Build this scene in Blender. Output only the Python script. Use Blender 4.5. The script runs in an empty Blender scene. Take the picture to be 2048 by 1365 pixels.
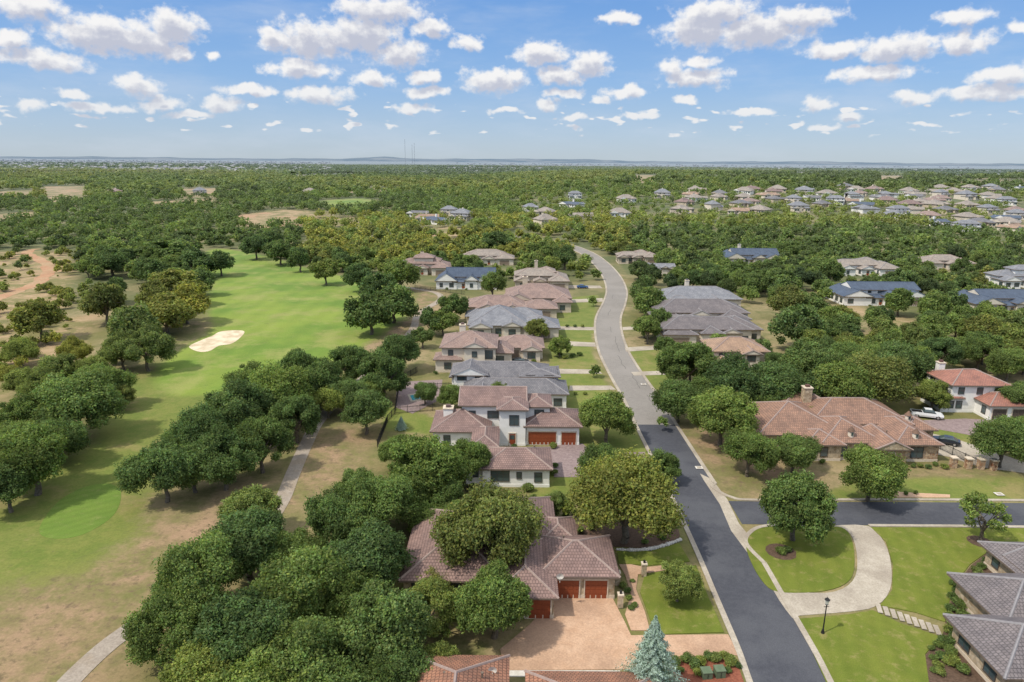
import bpy, math, random
import numpy as np
from mathutils import Vector, Matrix
from mathutils.geometry import tessellate_polygon
random.seed(7); rng=np.random.default_rng(7)
scene=bpy.context.scene; COL=scene.collection
# ---------------------------------------------------------------- survey frame
H=50.0; F=1365.33; PT=math.atan((682.5-320)/F); RO=.0078
cp,sp=math.cos(PT),math.sin(PT)
FW=Vector((0,cp,-sp)); UP0=Vector((0,sp,cp)); RT=Vector((1,0,0))*math.cos(RO)+UP0*math.sin(RO)
UP=UP0*math.cos(RO)-Vector((1,0,0))*math.sin(RO)
def sst(a,b,x):
    t=np.clip((np.asarray(x,float)-a)/(b-a),0,1); return t*t*(3-2*t)
def tz(x,y):
    return sst(400,900,y)*(1-sst(1300,2800,y))*(9+15*sst(-150,250,x))
def ray(u,v): return FW+RT*((u-1024)/F)-UP*((v-682.5)/F)
def G(u,v,z=0.0):
    d=ray(u,v); zz=z
    for _ in range(30):
        t=(zz-H)/d.z; x,y=d.x*t,d.y*t
        if y<395: break
        zz+=.5*(z+float(tz(x,y))-zz)
    return (x,y)
def GP(pts): return [G(*p) for p in pts]
def proj(x,y,z=0):
    q=Vector((x,y,z+float(tz(x,y))-H)); w=q.dot(FW)
    return 1024+F*q.dot(RT)/w, 682.5-F*q.dot(UP)/w, w
cam_d=bpy.data.cameras.new("camera"); cam=bpy.data.objects.new("camera",cam_d); COL.objects.link(cam)
cam_d.sensor_width=36; cam_d.lens=24; cam_d.clip_start=.5; cam_d.clip_end=90000
M=Matrix((RT,UP,-FW)).transposed().to_4x4(); M.translation=Vector((0,0,H)); cam.matrix_world=M
scene.camera=cam
scene.view_settings.view_transform='Standard'; scene.view_settings.look='None'; scene.view_settings.exposure=0
# ---------------------------------------------------------------- node helpers
class NT:
    def __init__(s,t): s.t=t; s.n=t.nodes; s.l=t.links
    def new(s,ty,**k):
        n=s.n.new(ty)
        for a,b in k.items(): setattr(n,a,b)
        return n
    def link(s,a,b): s.l.new(a,b)
    def setin(s,i,v):
        if isinstance(v,bpy.types.NodeSocket): s.l.new(v,i)
        elif v is not None: i.default_value=v
    def math(s,op,a,b=None,c=None,clamp=False):
        n=s.new('ShaderNodeMath',operation=op,use_clamp=clamp)
        for i,v in enumerate((a,b,c)):
            if v is not None: s.setin(n.inputs[i],v)
        return n.outputs[0]
    def vmath(s,op,a,b=None,c=None):
        n=s.new('ShaderNodeVectorMath',operation=op)
        for i,v in enumerate((a,b,c)):
            if v is not None: s.setin(n.inputs[i],v)
        return n.outputs[1] if op in('LENGTH','DOT_PRODUCT') else n.outputs[0]
    def mix(s,f,a,b,bt='MIX'):
        n=s.new('ShaderNodeMix',data_type='RGBA',blend_type=bt)
        s.setin(n.inputs[0],f); s.setin(n.inputs[6],a); s.setin(n.inputs[7],b)
        return n.outputs[2]
    def ss(s,x,a,b,c=0.,d=1.):
        n=s.new('ShaderNodeMapRange',interpolation_type='SMOOTHSTEP')
        s.setin(n.inputs[0],x)
        for i,v in enumerate((a,b,c,d)): n.inputs[1+i].default_value=v
        return n.outputs[0]
    def noise(s,vec,sc,det=3,ro=.55):
        n=s.new('ShaderNodeTexNoise'); s.setin(n.inputs['Vector'],vec)
        n.inputs['Scale'].default_value=sc; n.inputs['Detail'].default_value=det; n.inputs['Roughness'].default_value=ro
        return n.outputs[0]
def C(r,g,b): return (r,g,b,1)
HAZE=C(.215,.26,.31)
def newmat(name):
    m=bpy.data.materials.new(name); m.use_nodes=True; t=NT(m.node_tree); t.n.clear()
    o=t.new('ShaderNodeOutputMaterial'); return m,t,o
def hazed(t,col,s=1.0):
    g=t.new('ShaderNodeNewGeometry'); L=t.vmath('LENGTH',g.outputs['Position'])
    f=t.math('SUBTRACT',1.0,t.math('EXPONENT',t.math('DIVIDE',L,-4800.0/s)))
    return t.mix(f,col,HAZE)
def principled(t,o,col,rough=.8,bump=None,bs=.3,bd=.05,metal=0,spec=.3):
    p=t.new('ShaderNodeBsdfPrincipled'); t.setin(p.inputs['Base Color'],col); t.setin(p.inputs['Roughness'],rough)
    p.inputs['Metallic'].default_value=metal; p.inputs['Specular IOR Level'].default_value=spec
    if bump is not None:
        b=t.new('ShaderNodeBump'); b.inputs['Strength'].default_value=bs; b.inputs['Distance'].default_value=bd
        t.setin(b.inputs['Height'],bump); t.link(b.outputs[0],p.inputs['Normal'])
    t.link(p.outputs[0],o.inputs[0]); return p
def noisy(name,c1,c2,sc=1.0,rough=.85,det=5,bs=.2,haze=False,c3=None,sc3=.08,metal=0,spec=.25,fine=0):
    m,t,o=newmat(name); g=t.new('ShaderNodeNewGeometry').outputs['Position']
    n=t.noise(g,sc,det,.65); col=t.mix(t.ss(n,.3,.7),C(*c1),C(*c2))
    if c3: col=t.mix(t.ss(t.noise(g,sc3,4,.6),.42,.62),col,C(*c3))
    if fine: col=t.mix(1.0,col,t.mix(t.noise(g,fine,2,.7),C(.6,.6,.6),C(1.4,1.4,1.4)),'MULTIPLY')
    if haze: col=hazed(t,col)
    principled(t,o,col,rough,n,bs,.05,metal,spec); return m
def roofmat(name,c1,c2,mortar,kind='tile',haze=False):
    m,t,o=newmat(name); uv=t.new('ShaderNodeUVMap').outputs[0]
    b=t.new('ShaderNodeTexBrick'); t.link(uv,b.inputs['Vector'])
    b.inputs['Scale'].default_value=1; b.inputs['Color1'].default_value=C(*c1); b.inputs['Color2'].default_value=C(*c2)
    b.inputs['Mortar'].default_value=C(*mortar)
    if kind=='tile':
        b.inputs['Brick Width'].default_value=.36; b.inputs['Row Height'].default_value=.42; b.inputs['Mortar Size'].default_value=.035
    else:
        b.inputs['Brick Width'].default_value=.5; b.inputs['Row Height'].default_value=60; b.inputs['Mortar Size'].default_value=.03; b.offset=0
    b.inputs['Mortar Smooth'].default_value=.4
    g=t.new('ShaderNodeNewGeometry').outputs['Position']
    col=t.mix(t.ss(t.noise(g,.45,5,.7),.3,.7),C(.80,.80,.82),C(1.17,1.15,1.13)); col=t.mix(1.0,b.outputs[0],col,'MULTIPLY')
    col=t.mix(1.0,col,t.mix(t.noise(g,3.5,3,.7),C(.72,.72,.72),C(1.28,1.28,1.28)),'MULTIPLY')
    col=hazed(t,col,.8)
    principled(t,o,col,.7 if kind=='tile' else .4,t.math('SUBTRACT',1.0,b.outputs[1]),.6,.06,0 if kind=='tile' else .2); return m
MAT={}
MAT['tile_brown']=roofmat('tile_brown',(.21,.138,.122),(.265,.178,.157),(.10,.065,.06))
MAT['tile_terra']=roofmat('tile_terra',(.33,.195,.135),(.24,.15,.11),(.11,.06,.045))
MAT['tile_rust']=roofmat('tile_rust',(.33,.16,.10),(.25,.135,.09),(.11,.055,.04))
MAT['tile_orange']=roofmat('tile_orange',(.40,.27,.18),(.32,.22,.155),(.15,.09,.06))
MAT['tile_red']=roofmat('tile_red',(.38,.17,.12),(.30,.145,.11),(.13,.06,.05))
MAT['tile_grey']=roofmat('tile_grey',(.15,.147,.16),(.205,.198,.21),(.07,.07,.075))
MAT['tile_slate']=roofmat('tile_slate',(.20,.21,.235),(.265,.275,.30),(.10,.10,.11))
MAT['tile_purple']=roofmat('tile_purple',(.155,.137,.14),(.20,.178,.182),(.07,.062,.065))
MAT['tile_pink']=roofmat('tile_pink',(.275,.19,.16),(.34,.245,.21),(.12,.08,.07))
MAT['tile_tan']=roofmat('tile_tan',(.29,.245,.205),(.36,.315,.27),(.14,.12,.10))
MAT['metal_blue']=roofmat('metal_blue',(.05,.072,.115),(.06,.085,.13),(.12,.155,.205),'metal')
MAT['cap']=noisy('ridge_tile',(.27,.20,.18),(.33,.26,.235),3)
MAT['cap_grey']=noisy('ridge_tile_grey',(.21,.20,.21),(.27,.26,.27),3)
MAT['fascia']=noisy('fascia_paint',(.13,.10,.08),(.18,.14,.11),2)
MAT['white']=noisy('white_stucco',(.72,.71,.68),(.80,.79,.76),.7,.9)
MAT['cream']=noisy('cream_stucco',(.58,.52,.43),(.66,.60,.51),.7,.9)
MAT['tan']=noisy('tan_stucco',(.46,.39,.30),(.54,.47,.37),.7,.9)
def stone(name,c1,c2,mo,sc=2.2):
    m,t,o=newmat(name); g=t.new('ShaderNodeNewGeometry').outputs['Position']
    v=t.new('ShaderNodeTexVoronoi'); t.link(g,v.inputs['Vector']); v.inputs['Scale'].default_value=sc
    e=t.new('ShaderNodeTexVoronoi',feature='DISTANCE_TO_EDGE'); t.link(g,e.inputs['Vector']); e.inputs['Scale'].default_value=sc
    sp_=t.new('ShaderNodeSeparateColor'); t.link(v.outputs['Color'],sp_.inputs[0])
    col=t.mix(sp_.outputs[0],C(*c1),C(*c2)); ed=t.ss(e.outputs[0],.01,.07)
    col=t.mix(ed,C(*mo),col); principled(t,o,col,.9,ed,.5,.05); return m
MAT['stone']=stone('limestone_wall',(.28,.205,.125),(.50,.41,.29),(.34,.29,.22))
MAT['rust_stone']=stone('rust_stone_wall',(.20,.09,.045),(.55,.40,.25),(.3,.25,.2))
MAT['frame']=noisy('window_frame_paint',(.06,.05,.045),(.09,.075,.065),2,.5)
m,t,o=newmat('window_glass'); g=t.new('ShaderNodeNewGeometry').outputs['Position']
principled(t,o,t.mix(t.noise(g,.6,2),C(.02,.03,.035),C(.09,.13,.14)),.08,spec=.8); MAT['glass']=m
m,t,o=newmat('garage_wood'); g=t.new('ShaderNodeNewGeometry').outputs['Position']
sc=t.vmath('MULTIPLY',g,(6,6,.6)); n=t.noise(sc,2,5,.7)
principled(t,o,t.mix(n,C(.14,.03,.015),C(.34,.09,.035)),.5,n,.2); MAT['garage']=m
MAT['garage_dark']=noisy('garage_panel_brown',(.07,.055,.045),(.11,.085,.07),2,.6)
MAT['garage_tan']=noisy('garage_panel_tan',(.22,.17,.13),(.28,.22,.17),2,.6)
MAT['trim']=noisy('stone_trim',(.52,.44,.34),(.62,.54,.44),3)
MAT['bark']=noisy('bark',(.09,.075,.055),(.19,.16,.125),4,.95)
MAT['asphalt']=noisy('fresh_asphalt',(.055,.058,.071),(.070,.074,.088),1.5,.9,c3=(.082,.086,.099),sc3=.12,fine=8)
MAT['old_asphalt']=noisy('old_asphalt',(.205,.19,.175),(.235,.22,.20),.9,.9,c3=(.245,.228,.21),sc3=.07,fine=5)
MAT['concrete']=noisy('concrete',(.355,.315,.255),(.43,.385,.32),.8,.9,c3=(.31,.27,.22),sc3=.15,fine=5)
MAT['pink_concrete']=noisy('tan_stained_concrete',(.43,.275,.18),(.50,.34,.235),.5,.9,c3=(.36,.235,.16),sc3=.12,fine=5)
MAT['pavers']=noisy('paver_drive',(.20,.15,.15),(.28,.22,.215),1.5,.9,fine=5)
MAT['path']=noisy('cart_path',(.27,.23,.19),(.35,.305,.255),.7,.9,c3=(.28,.23,.175),sc3=.2,fine=4)
MAT['sand']=noisy('bunker_sand',(.60,.51,.37),(.69,.60,.45),.25,.95,c3=(.49,.40,.275),sc3=.3)
MAT['orange_dirt']=noisy('orange_dirt_track',(.35,.19,.11),(.42,.26,.16),.12,.95,c3=(.36,.25,.15),sc3=.06,fine=1)
MAT['mulch']=noisy('mulch',(.07,.045,.03),(.13,.085,.06),4,.95)
MAT['redbed']=noisy('red_mulch',(.17,.055,.035),(.27,.10,.06),5,.95)
MAT['rock']=noisy('pale_rock',(.5,.47,.42),(.62,.6,.56),2,.9)
MAT['iron']=noisy('black_iron',(.015,.015,.016),(.03,.03,.03),3,.5)
MAT['water']=noisy('pool_water',(.05,.25,.30),(.07,.32,.38),.5,.1)
MAT['lantern']=noisy('lantern_glass',(.5,.5,.45),(.6,.6,.55),3,.3)
MAT['utility']=noisy('utility_green',(.09,.13,.075),(.12,.16,.10),2,.6)
MAT['rubber']=noisy('tyre_rubber',(.02,.02,.02),(.03,.03,.03),3,.9)
MAT['alloy']=noisy('alloy_rim',(.4,.4,.4),(.5,.5,.5),3,.35,metal=.7)
MAT['lamp_red']=noisy('tail_light',(.35,.02,.02),(.4,.03,.02),3,.3)
MAT['lamp_clear']=noisy('head_light',(.6,.6,.6),(.7,.7,.7),3,.2)
def paint(n,c): 
    m,t,o=newmat(n); p=principled(t,o,C(*c),.3,spec=.5); p.inputs['Coat Weight'].default_value=.5; return m
MAT['car_white']=paint('white_car_paint',(.72,.73,.75)); MAT['car_dark']=paint('dark_car_paint',(.02,.023,.03))
MAT['car_grey']=paint('grey_car_paint',(.12,.13,.15)); MAT['car_red']=paint('red_car_paint',(.3,.02,.02)); MAT['car_blue']=paint('blue_car_paint',(.03,.08,.22))
def lawnmat(name,c1,c2,c3,stripe=.9,ang=0.3):
    m,t,o=newmat(name); g=t.new('ShaderNodeNewGeometry').outputs['Position']
    n=t.noise(g,.25,5,.6); col=t.mix(t.ss(n,.3,.7),C(*c1),C(*c2))
    col=t.mix(t.ss(t.noise(g,.6,6,.75),.5,.72),col,C(*c3))
    mp=t.new('ShaderNodeMapping'); mp.inputs['Rotation'].default_value=(0,0,ang); t.link(g,mp.inputs[0])
    w=t.new('ShaderNodeTexWave'); t.link(mp.outputs[0],w.inputs[0]); w.inputs['Scale'].default_value=.18; w.inputs['Distortion'].default_value=1.2; w.inputs['Detail'].default_value=2
    col=t.mix(1.0,col,t.mix(w.outputs['Fac'],C(stripe,stripe,stripe),C(1.03,1.03,1.03)),'MULTIPLY')
    f=t.noise(g,9,3,.8); col=t.mix(1.0,col,t.mix(f,C(.5,.5,.5),C(1.5,1.5,1.5)),'MULTIPLY')
    principled(t,o,col,.95,f,.5,.08,spec=.1); return m
MAT['lawn']=lawnmat('lawn_grass',(.115,.15,.025),(.155,.18,.033),(.23,.21,.075),.95)
MAT['tee']=lawnmat('tee_grass',(.115,.185,.035),(.14,.21,.04),(.17,.21,.06),.95,.9)
# ---------------------------------------------------------------- mesh helpers
def link(o): COL.objects.link(o); return o
def mesh(name,verts,faces,mats=(),mi=None):
    me=bpy.data.meshes.new(name); me.from_pydata([tuple(v) for v in verts],[],faces)
    for m in mats: me.materials.append(MAT[m] if isinstance(m,str) else m)
    if mi: me.polygons.foreach_set('material_index',mi)
    me.update(); return me
def obj(name,me,parent=None,loc=(0,0,0),rz=0,scale=(1,1,1)):
    o=bpy.data.objects.new(name,me); o.location=loc; o.rotation_euler=(0,0,rz); o.scale=scale
    if parent: o.parent=parent
    return link(o)
def thing(o,label,cat,group=None):
    o['label']=label; o['category']=cat
    if group: o['group']=group
    return o
def struct(o): o['kind']='structure'; return o
class MB:
    def __init__(s): s.v=[];s.f=[];s.m=[]
    def add(s,vs,fs,mi=0):
        b=len(s.v); s.v+= [tuple(v) for v in vs]; s.f+=[tuple(b+i for i in f) for f in fs]; s.m+=[mi]*len(fs)
    def box(s,x0,x1,y0,y1,z0,z1,mi=0):
        s.add([(x0,y0,z0),(x1,y0,z0),(x1,y1,z0),(x0,y1,z0),(x0,y0,z1),(x1,y0,z1),(x1,y1,z1),(x0,y1,z1)],
              [(0,3,2,1),(4,5,6,7),(0,1,5,4),(1,2,6,5),(2,3,7,6),(3,0,4,7)],mi)
    def beam(s,p,q,w,t,mi=0):
        p=Vector(p);q=Vector(q);d=(q-p)
        if d.length<.05:return
        d.normalize(); a=d.cross(Vector((0,0,1)))
        if a.length<.01:a=Vector((1,0,0))
        a.normalize(); n=a.cross(d); a*=w/2
        s.add([p-a-n*.03,p+a-n*.03,p+a*.4+n*t,p-a*.4+n*t,q-a-n*.03,q+a-n*.03,q+a*.4+n*t,q-a*.4+n*t],
              [(0,1,2,3),(7,6,5,4),(0,4,5,1),(1,5,6,2),(2,6,7,3),(3,7,4,0)],mi)
    def cyl(s,p,q,r0,r1,n=8,mi=0,cap=True):
        p=Vector(p);q=Vector(q);d=(q-p).normalized(); a=d.orthogonal().normalized(); b=d.cross(a)
        vs=[]
        for c,r in((p,r0),(q,r1)):
            for i in range(n):
                th=2*math.pi*i/n; vs.append(c+a*(r*math.cos(th))+b*(r*math.sin(th)))
        fs=[(i,(i+1)%n,n+(i+1)%n,n+i) for i in range(n)]
        if cap: fs+= [tuple(range(n-1,-1,-1)),tuple(range(n,2*n))]
        s.add(vs,fs,mi)
    def mesh(s,name,mats): return mesh(name,s.v,s.f,mats,s.m)
def smooth(pts,n=6,closed=False):
    P=[Vector((p[0],p[1])) for p in pts]; N=len(P); out=[]
    for i in range(N if closed else N-1):
        p0=P[(i-1)%N] if closed or i>0 else P[0]; p1=P[i]; p2=P[(i+1)%N]; p3=P[(i+2)%N] if closed or i+2<N else P[-1]
        for k in range(n):
            t=k/n
            out.append(tuple(.5*((2*p1)+(p2-p0)*t+(2*p0-5*p1+4*p2-p3)*t*t+(3*p1-p0-3*p2+p3)*t**3)))
    if not closed: out.append(tuple(P[-1]))
    return out
def TZ(x,y): return float(tz(x,y))
def sheet(name,pts,z,mat,sm=0,skirt=True):
    if sm: pts=smooth(pts,sm,True)
    tri=tessellate_polygon([[Vector((p[0],p[1],0)) for p in pts]]); n=len(pts)
    ar=sum(pts[i][0]*pts[(i+1)%n][1]-pts[(i+1)%n][0]*pts[i][1] for i in range(n))
    vs=[(p[0],p[1],z+TZ(*p)) for p in pts]; fs=[]
    for a,b,c in tri:
        A,B,D=pts[a],pts[b],pts[c]
        if (B[0]-A[0])*(D[1]-A[1])-(B[1]-A[1])*(D[0]-A[0])<0: a,b,c=c,b,a
        fs.append((a,b,c))
    if skirt:
        vs+=[(p[0],p[1],-.05+TZ(*p)) for p in pts]
        fs+=[((i,n+i,n+(i+1)%n,(i+1)%n) if ar>0 else ((i+1)%n,n+(i+1)%n,n+i,i)) for i in range(n)]
    return struct(obj(name,mesh(name,vs,fs,[mat])))
def offset(line,d):
    out=[]
    for i,p in enumerate(line):
        a=Vector(line[max(i-1,0)]);b=Vector(line[min(i+1,len(line)-1)]); t=(b-a).normalized(); nr=Vector((t.y,-t.x))
        out.append((p[0]+nr.x*d,p[1]+nr.y*d))
    return out
def strip(name,line,a,b,z,mat,z0=-.05):
    A=offset(line,a);B=offset(line,b); n=len(line)
    zz=[TZ(*p)*1.02 for p in line]
    vs=[(x,y,z+q) for (x,y),q in zip(A,zz)]+[(x,y,z+q) for (x,y),q in zip(B,zz)]+[(x,y,z0+q) for (x,y),q in zip(A,zz)]+[(x,y,z0+q) for (x,y),q in zip(B,zz)]; fs=[]
    for i in range(n-1):
        fs+=[(i,n+i,n+i+1,i+1),(i+1,2*n+i+1,2*n+i,i),(n+i,3*n+i,3*n+i+1,n+i+1)]
    fs+=[(0,2*n,3*n,n),(n-1,2*n-1,4*n-1,3*n-1)]
    return struct(obj(name,mesh(name,vs,fs,[mat])))
def inside(poly,X,Y):
    r=np.zeros(X.shape,bool); n=len(poly)
    for i in range(n):
        x1,y1=poly[i];x2,y2=poly[(i+1)%n]
        c=((y1>Y)!=(y2>Y)); xi=(x2-x1)*(Y-y1)/((y2-y1) if abs(y2-y1)>1e-9 else 1e-9)+x1
        r^= c&(X<xi)
    return r
def segdist(line,X,Y):
    d=np.full(X.shape,1e9)
    for i in range(len(line)-1):
        x1,y1=line[i];x2,y2=line[i+1];dx,dy=x2-x1,y2-y1;L=dx*dx+dy*dy+1e-9
        t=np.clip(((X-x1)*dx+(Y-y1)*dy)/L,0,1); d=np.minimum(d,np.hypot(X-x1-t*dx,Y-y1-t*dy))
    return d
def sdf(poly,X,Y):
    d=segdist(list(poly)+[poly[0]],X,Y); return np.where(inside(poly,X,Y),-d,d)
# ---------------------------------------------------------------- ground zones
fair=smooth(GP([(430,498),(540,515),(640,545),(740,560),(815,585),(825,620),(780,655),(735,685),(690,715),(600,745),(500,770),(410,790),(335,788),(308,755),(330,720),(365,697),(420,660),(415,600),(425,560),(400,530)]),4,True)
rough=smooth(GP([(230,770),(330,740),(480,765),(440,810),(360,870),(320,960),(290,1050),(220,1120),(80,1160),(-60,1170),(-60,1040),(60,960),(200,860)]),4,True)
tee=smooth(GP([(78,1062),(110,1010),(160,978),(215,968),(242,985),(228,1030),(170,1068),(110,1078)]),5,True)
fgreen=GP([(640,402),(720,397),(770,405),(700,420),(650,415)])
lawnz=[GP(q) for q in ([(1095,600),(1195,590),(1183,700),(1212,770),(1270,850),(1292,900),(1330,1000),(1180,1010),(1060,1000),(1060,950),(1160,850),(1100,760),(1100,680)],
   [(1255,700),(1340,690),(1350,760),(1310,790)],[(1850,850),(2048,870),(2048,900),(1960,895),(1830,870)],[(745,800),(900,845),(860,870),(770,860)],[(1700,960),(2048,955),(2048,1003),(1640,1000)])]
dirtz=[GP(q) for q in ([(-60,505),(135,500),(165,540),(150,620),(60,640),(-60,650)],[(-60,650),(180,630),(230,600),(190,680),(90,770),(-60,830)],[(1650,610),(1720,612),(1880,648),(1880,664),(1740,645)],[(1225,520),(1262,560),(1262,600),(1250,570)])]
dryz=[GP(q) for q in ([(-100,1150),(180,1120),(300,1050),(420,1000),(560,960),(600,880),(660,840),(760,850),(720,980),(560,1040),(400,1160),(280,1250),(230,1420),(-100,1450)],[(700,610),(835,570),(900,590),(830,680),(740,700)],[(1335,860),(1500,830),(1640,950),(1600,1000),(1440,985)],[(1700,930),(2048,925),(2048,960),(1700,965)])]
clear=[GP(q) for q in ([(480,432),(560,421),(650,425),(600,450),(500,455)],[(80,374),(172,372),(160,402),(100,404)],[(1570,346),(1740,344),(1760,351),(1600,354)],[(1752,353),(1812,353),(1800,369),(1762,367)],
    [(1265,351),(1312,351),(1310,366),(1272,366)],[(360,379),(440,377),(430,394),(380,396)],[(0,383),(70,381),(60,396),(0,397)],[(180,337),(420,336),(400,342),(200,342)],
    [(300,405),(420,398),(430,408),(320,416)],[(1380,356),(1480,354),(1500,360),(1400,362)],[(1850,352),(2000,350),(2020,357),(1880,360)],[(1900,362),(2048,360),(2048,370),(1940,372)],[(0,430),(60,425),(80,440),(0,446)],[(560,352),(700,349),(720,355),(600,358)],[(840,462),(900,455),(930,470),(860,476)],[(900,366),(1010,364),(1000,370),(910,372)],[(640,440),(700,436),(710,448),(650,452)],[(700,380),(800,376),(810,382),(710,386)],[(1100,366),(1180,364),(1190,370),(1110,372)])]
def axis(a,b,st,far,neg,gr=1.045):
    c=list(np.arange(a,b+.1,st)); s=st; x=c[-1]; up=[]
    while x<far: s*=gr; x+=s; up.append(x)
    s=st;x=c[0];dn=[]
    while x>neg: s*=gr; x-=s; dn.append(x)
    return np.array(dn[::-1]+c+up)
xs=axis(-200,200,2.0,45000,-45000); ys=axis(25,420,2.0,60000,-3000)
X,Y=np.meshgrid(xs,ys); nx,ny=len(xs),len(ys)
def soft(d,w): return np.clip(.5-d/(2*w),0,1)
def smooth_noise(x,y,s): return (np.sin(x/s+1.3*np.sin(y/s*.7))+np.sin(y/s*1.1+1.7*np.sin(x/s*.6+2))+np.sin((x+y)/s*.53+4))/3
aF=soft(sdf(fair,X,Y),3.0); aL=soft(sdf(rough,X,Y),7)
aF=np.maximum(aF,soft(sdf(fgreen,X,Y),15))
aL=np.maximum(aL,soft(sdf(fair,X,Y)-4,7)*.6)
for q in lawnz: aL=np.maximum(aL,soft(sdf(q,X,Y),1.5))
aD=np.zeros_like(X); aR=np.zeros_like(X)
for q in dirtz: aD=np.maximum(aD,soft(sdf(q,X,Y),8)*.8)
for q in clear: aD=np.maximum(aD,soft(sdf(q,X,Y)-6,14))
clr=smooth_noise(X+900,Y*.6,230); aD=np.maximum(aD,np.where(Y>900,np.clip((-.42-clr)*6,0,1),0))
for q in dryz: aR=np.maximum(aR,soft(sdf(q,X,Y),5))
idx=np.arange(nx*ny).reshape(ny,nx)
fq=np.stack([idx[:-1,:-1],idx[:-1,1:],idx[1:,1:],idx[1:,:-1]],-1).reshape(-1,4)
def npmesh(name,V,Q,col=None,mats=()):
    me=bpy.data.meshes.new(name); me.vertices.add(len(V)); me.vertices.foreach_set('co',np.ascontiguousarray(V,dtype=np.float32).ravel())
    n=len(Q); me.loops.add(n*4); me.loops.foreach_set('vertex_index',np.ascontiguousarray(Q,dtype=np.int32).ravel())
    me.polygons.add(n); me.polygons.foreach_set('loop_start',np.arange(0,n*4,4,dtype=np.int32))
    me.update(calc_edges=True)
    if col is not None:
        a=me.color_attributes.new('tint','FLOAT_COLOR','POINT'); a.data.foreach_set('color',np.ascontiguousarray(col,dtype=np.float32).ravel())
    for m in mats: me.materials.append(MAT[m] if isinstance(m,str) else m)
    return me
m,t,o=newmat('ground_surface'); g=t.new('ShaderNodeNewGeometry').outputs['Position']; L=t.vmath('LENGTH',g)
at=t.new('ShaderNodeAttribute',attribute_name='tint'); sep=t.new('ShaderNodeSeparateColor'); t.link(at.outputs['Color'],sep.inputs[0])
n1=t.noise(g,.03,6,.6); n2=t.noise(g,.22,6,.7); n3=t.noise(g,2.5,4,.8); n4=t.noise(g,.0016,5,.65); n5=t.noise(g,.07,5,.7); n6=t.noise(g,.8,6,.75)
col=t.mix(t.ss(n1,.38,.62),C(.16,.15,.05),C(.30,.235,.13)); col=t.mix(t.ss(n2,.4,.7),col,C(.11,.12,.038))
col=t.mix(t.ss(L,210,330,0,.85),col,t.mix(t.ss(n1,.44,.62),C(.09,.108,.038),C(.19,.17,.075)))
dry=t.mix(t.ss(n2,.38,.62),C(.30,.205,.125),C(.20,.165,.075)); dry=t.mix(t.ss(n5,.46,.60),dry,C(.16,.155,.055)); dry=t.mix(t.ss(n1,.55,.7),dry,C(.34,.225,.145)); dry=t.mix(t.ss(n6,.50,.66),dry,C(.15,.11,.065))
col=t.mix(at.outputs['Alpha'],col,dry)
def wt(a,k=.9): return t.ss(t.math('ADD',a,t.math('MULTIPLY',t.math('SUBTRACT',n2,.5),k)),.25,.75)
dc=t.mix(t.ss(n2,.42,.58),C(.38,.27,.16),C(.29,.22,.11)); dc=t.mix(t.ss(n5,.45,.56),dc,C(.19,.17,.065)); dc=t.mix(t.ss(n1,.55,.64),dc,C(.38,.24,.14))
col=t.mix(wt(sep.outputs[2]),col,dc)
gl=t.mix(t.ss(n2,.35,.65),C(.12,.16,.03),C(.175,.19,.046)); gl=t.mix(t.ss(n5,.50,.66),gl,C(.23,.20,.075)); gl=t.mix(t.ss(n6,.56,.74),gl,C(.12,.13,.042)); col=t.mix(wt(sep.outputs[1],1.0),col,gl)
fc=t.mix(t.ss(n1,.38,.62),C(.12,.20,.028),C(.20,.262,.042)); fc=t.mix(t.ss(n5,.46,.66),fc,C(.235,.258,.07)); fc=t.mix(t.ss(n2,.55,.75),fc,C(.13,.18,.035))
w=t.new('ShaderNodeTexWave'); t.link(g,w.inputs[0]); w.inputs['Scale'].default_value=.045; w.inputs['Distortion'].default_value=1.5
fc=t.mix(1.0,fc,t.mix(w.outputs['Fac'],C(.96,.96,.96),C(1.04,1.04,1.04)),'MULTIPLY')
col=t.mix(t.ss(t.math('ADD',sep.outputs[0],t.math('MULTIPLY',t.math('SUBTRACT',n2,.5),.5)),.15,.85),col,fc)
col=t.mix(1.0,col,t.mix(n3,C(.55,.55,.55),C(1.45,1.45,1.45)),'MULTIPLY')
farm=t.ss(L,3500,5500); fs_=t.vmath('MULTIPLY',g,(.35,1,1)); fcol=t.mix(t.ss(n4,.46,.56),C(.10,.105,.05),C(.36,.29,.19)); fcol=t.mix(t.ss(t.noise(fs_,.0035,5,.7),.47,.56),C(.055,.075,.04),fcol)
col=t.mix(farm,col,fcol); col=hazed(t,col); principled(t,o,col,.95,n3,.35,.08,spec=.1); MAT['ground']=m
struct(obj('ground',npmesh('ground',np.stack([X,Y,tz(X,Y)],-1).reshape(-1,3),fq,np.stack([aF,aL,aD,aR],-1).reshape(-1,4),['ground'])))
struct(sheet('putting_tee',tee,.02,'tee',0,False))
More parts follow.
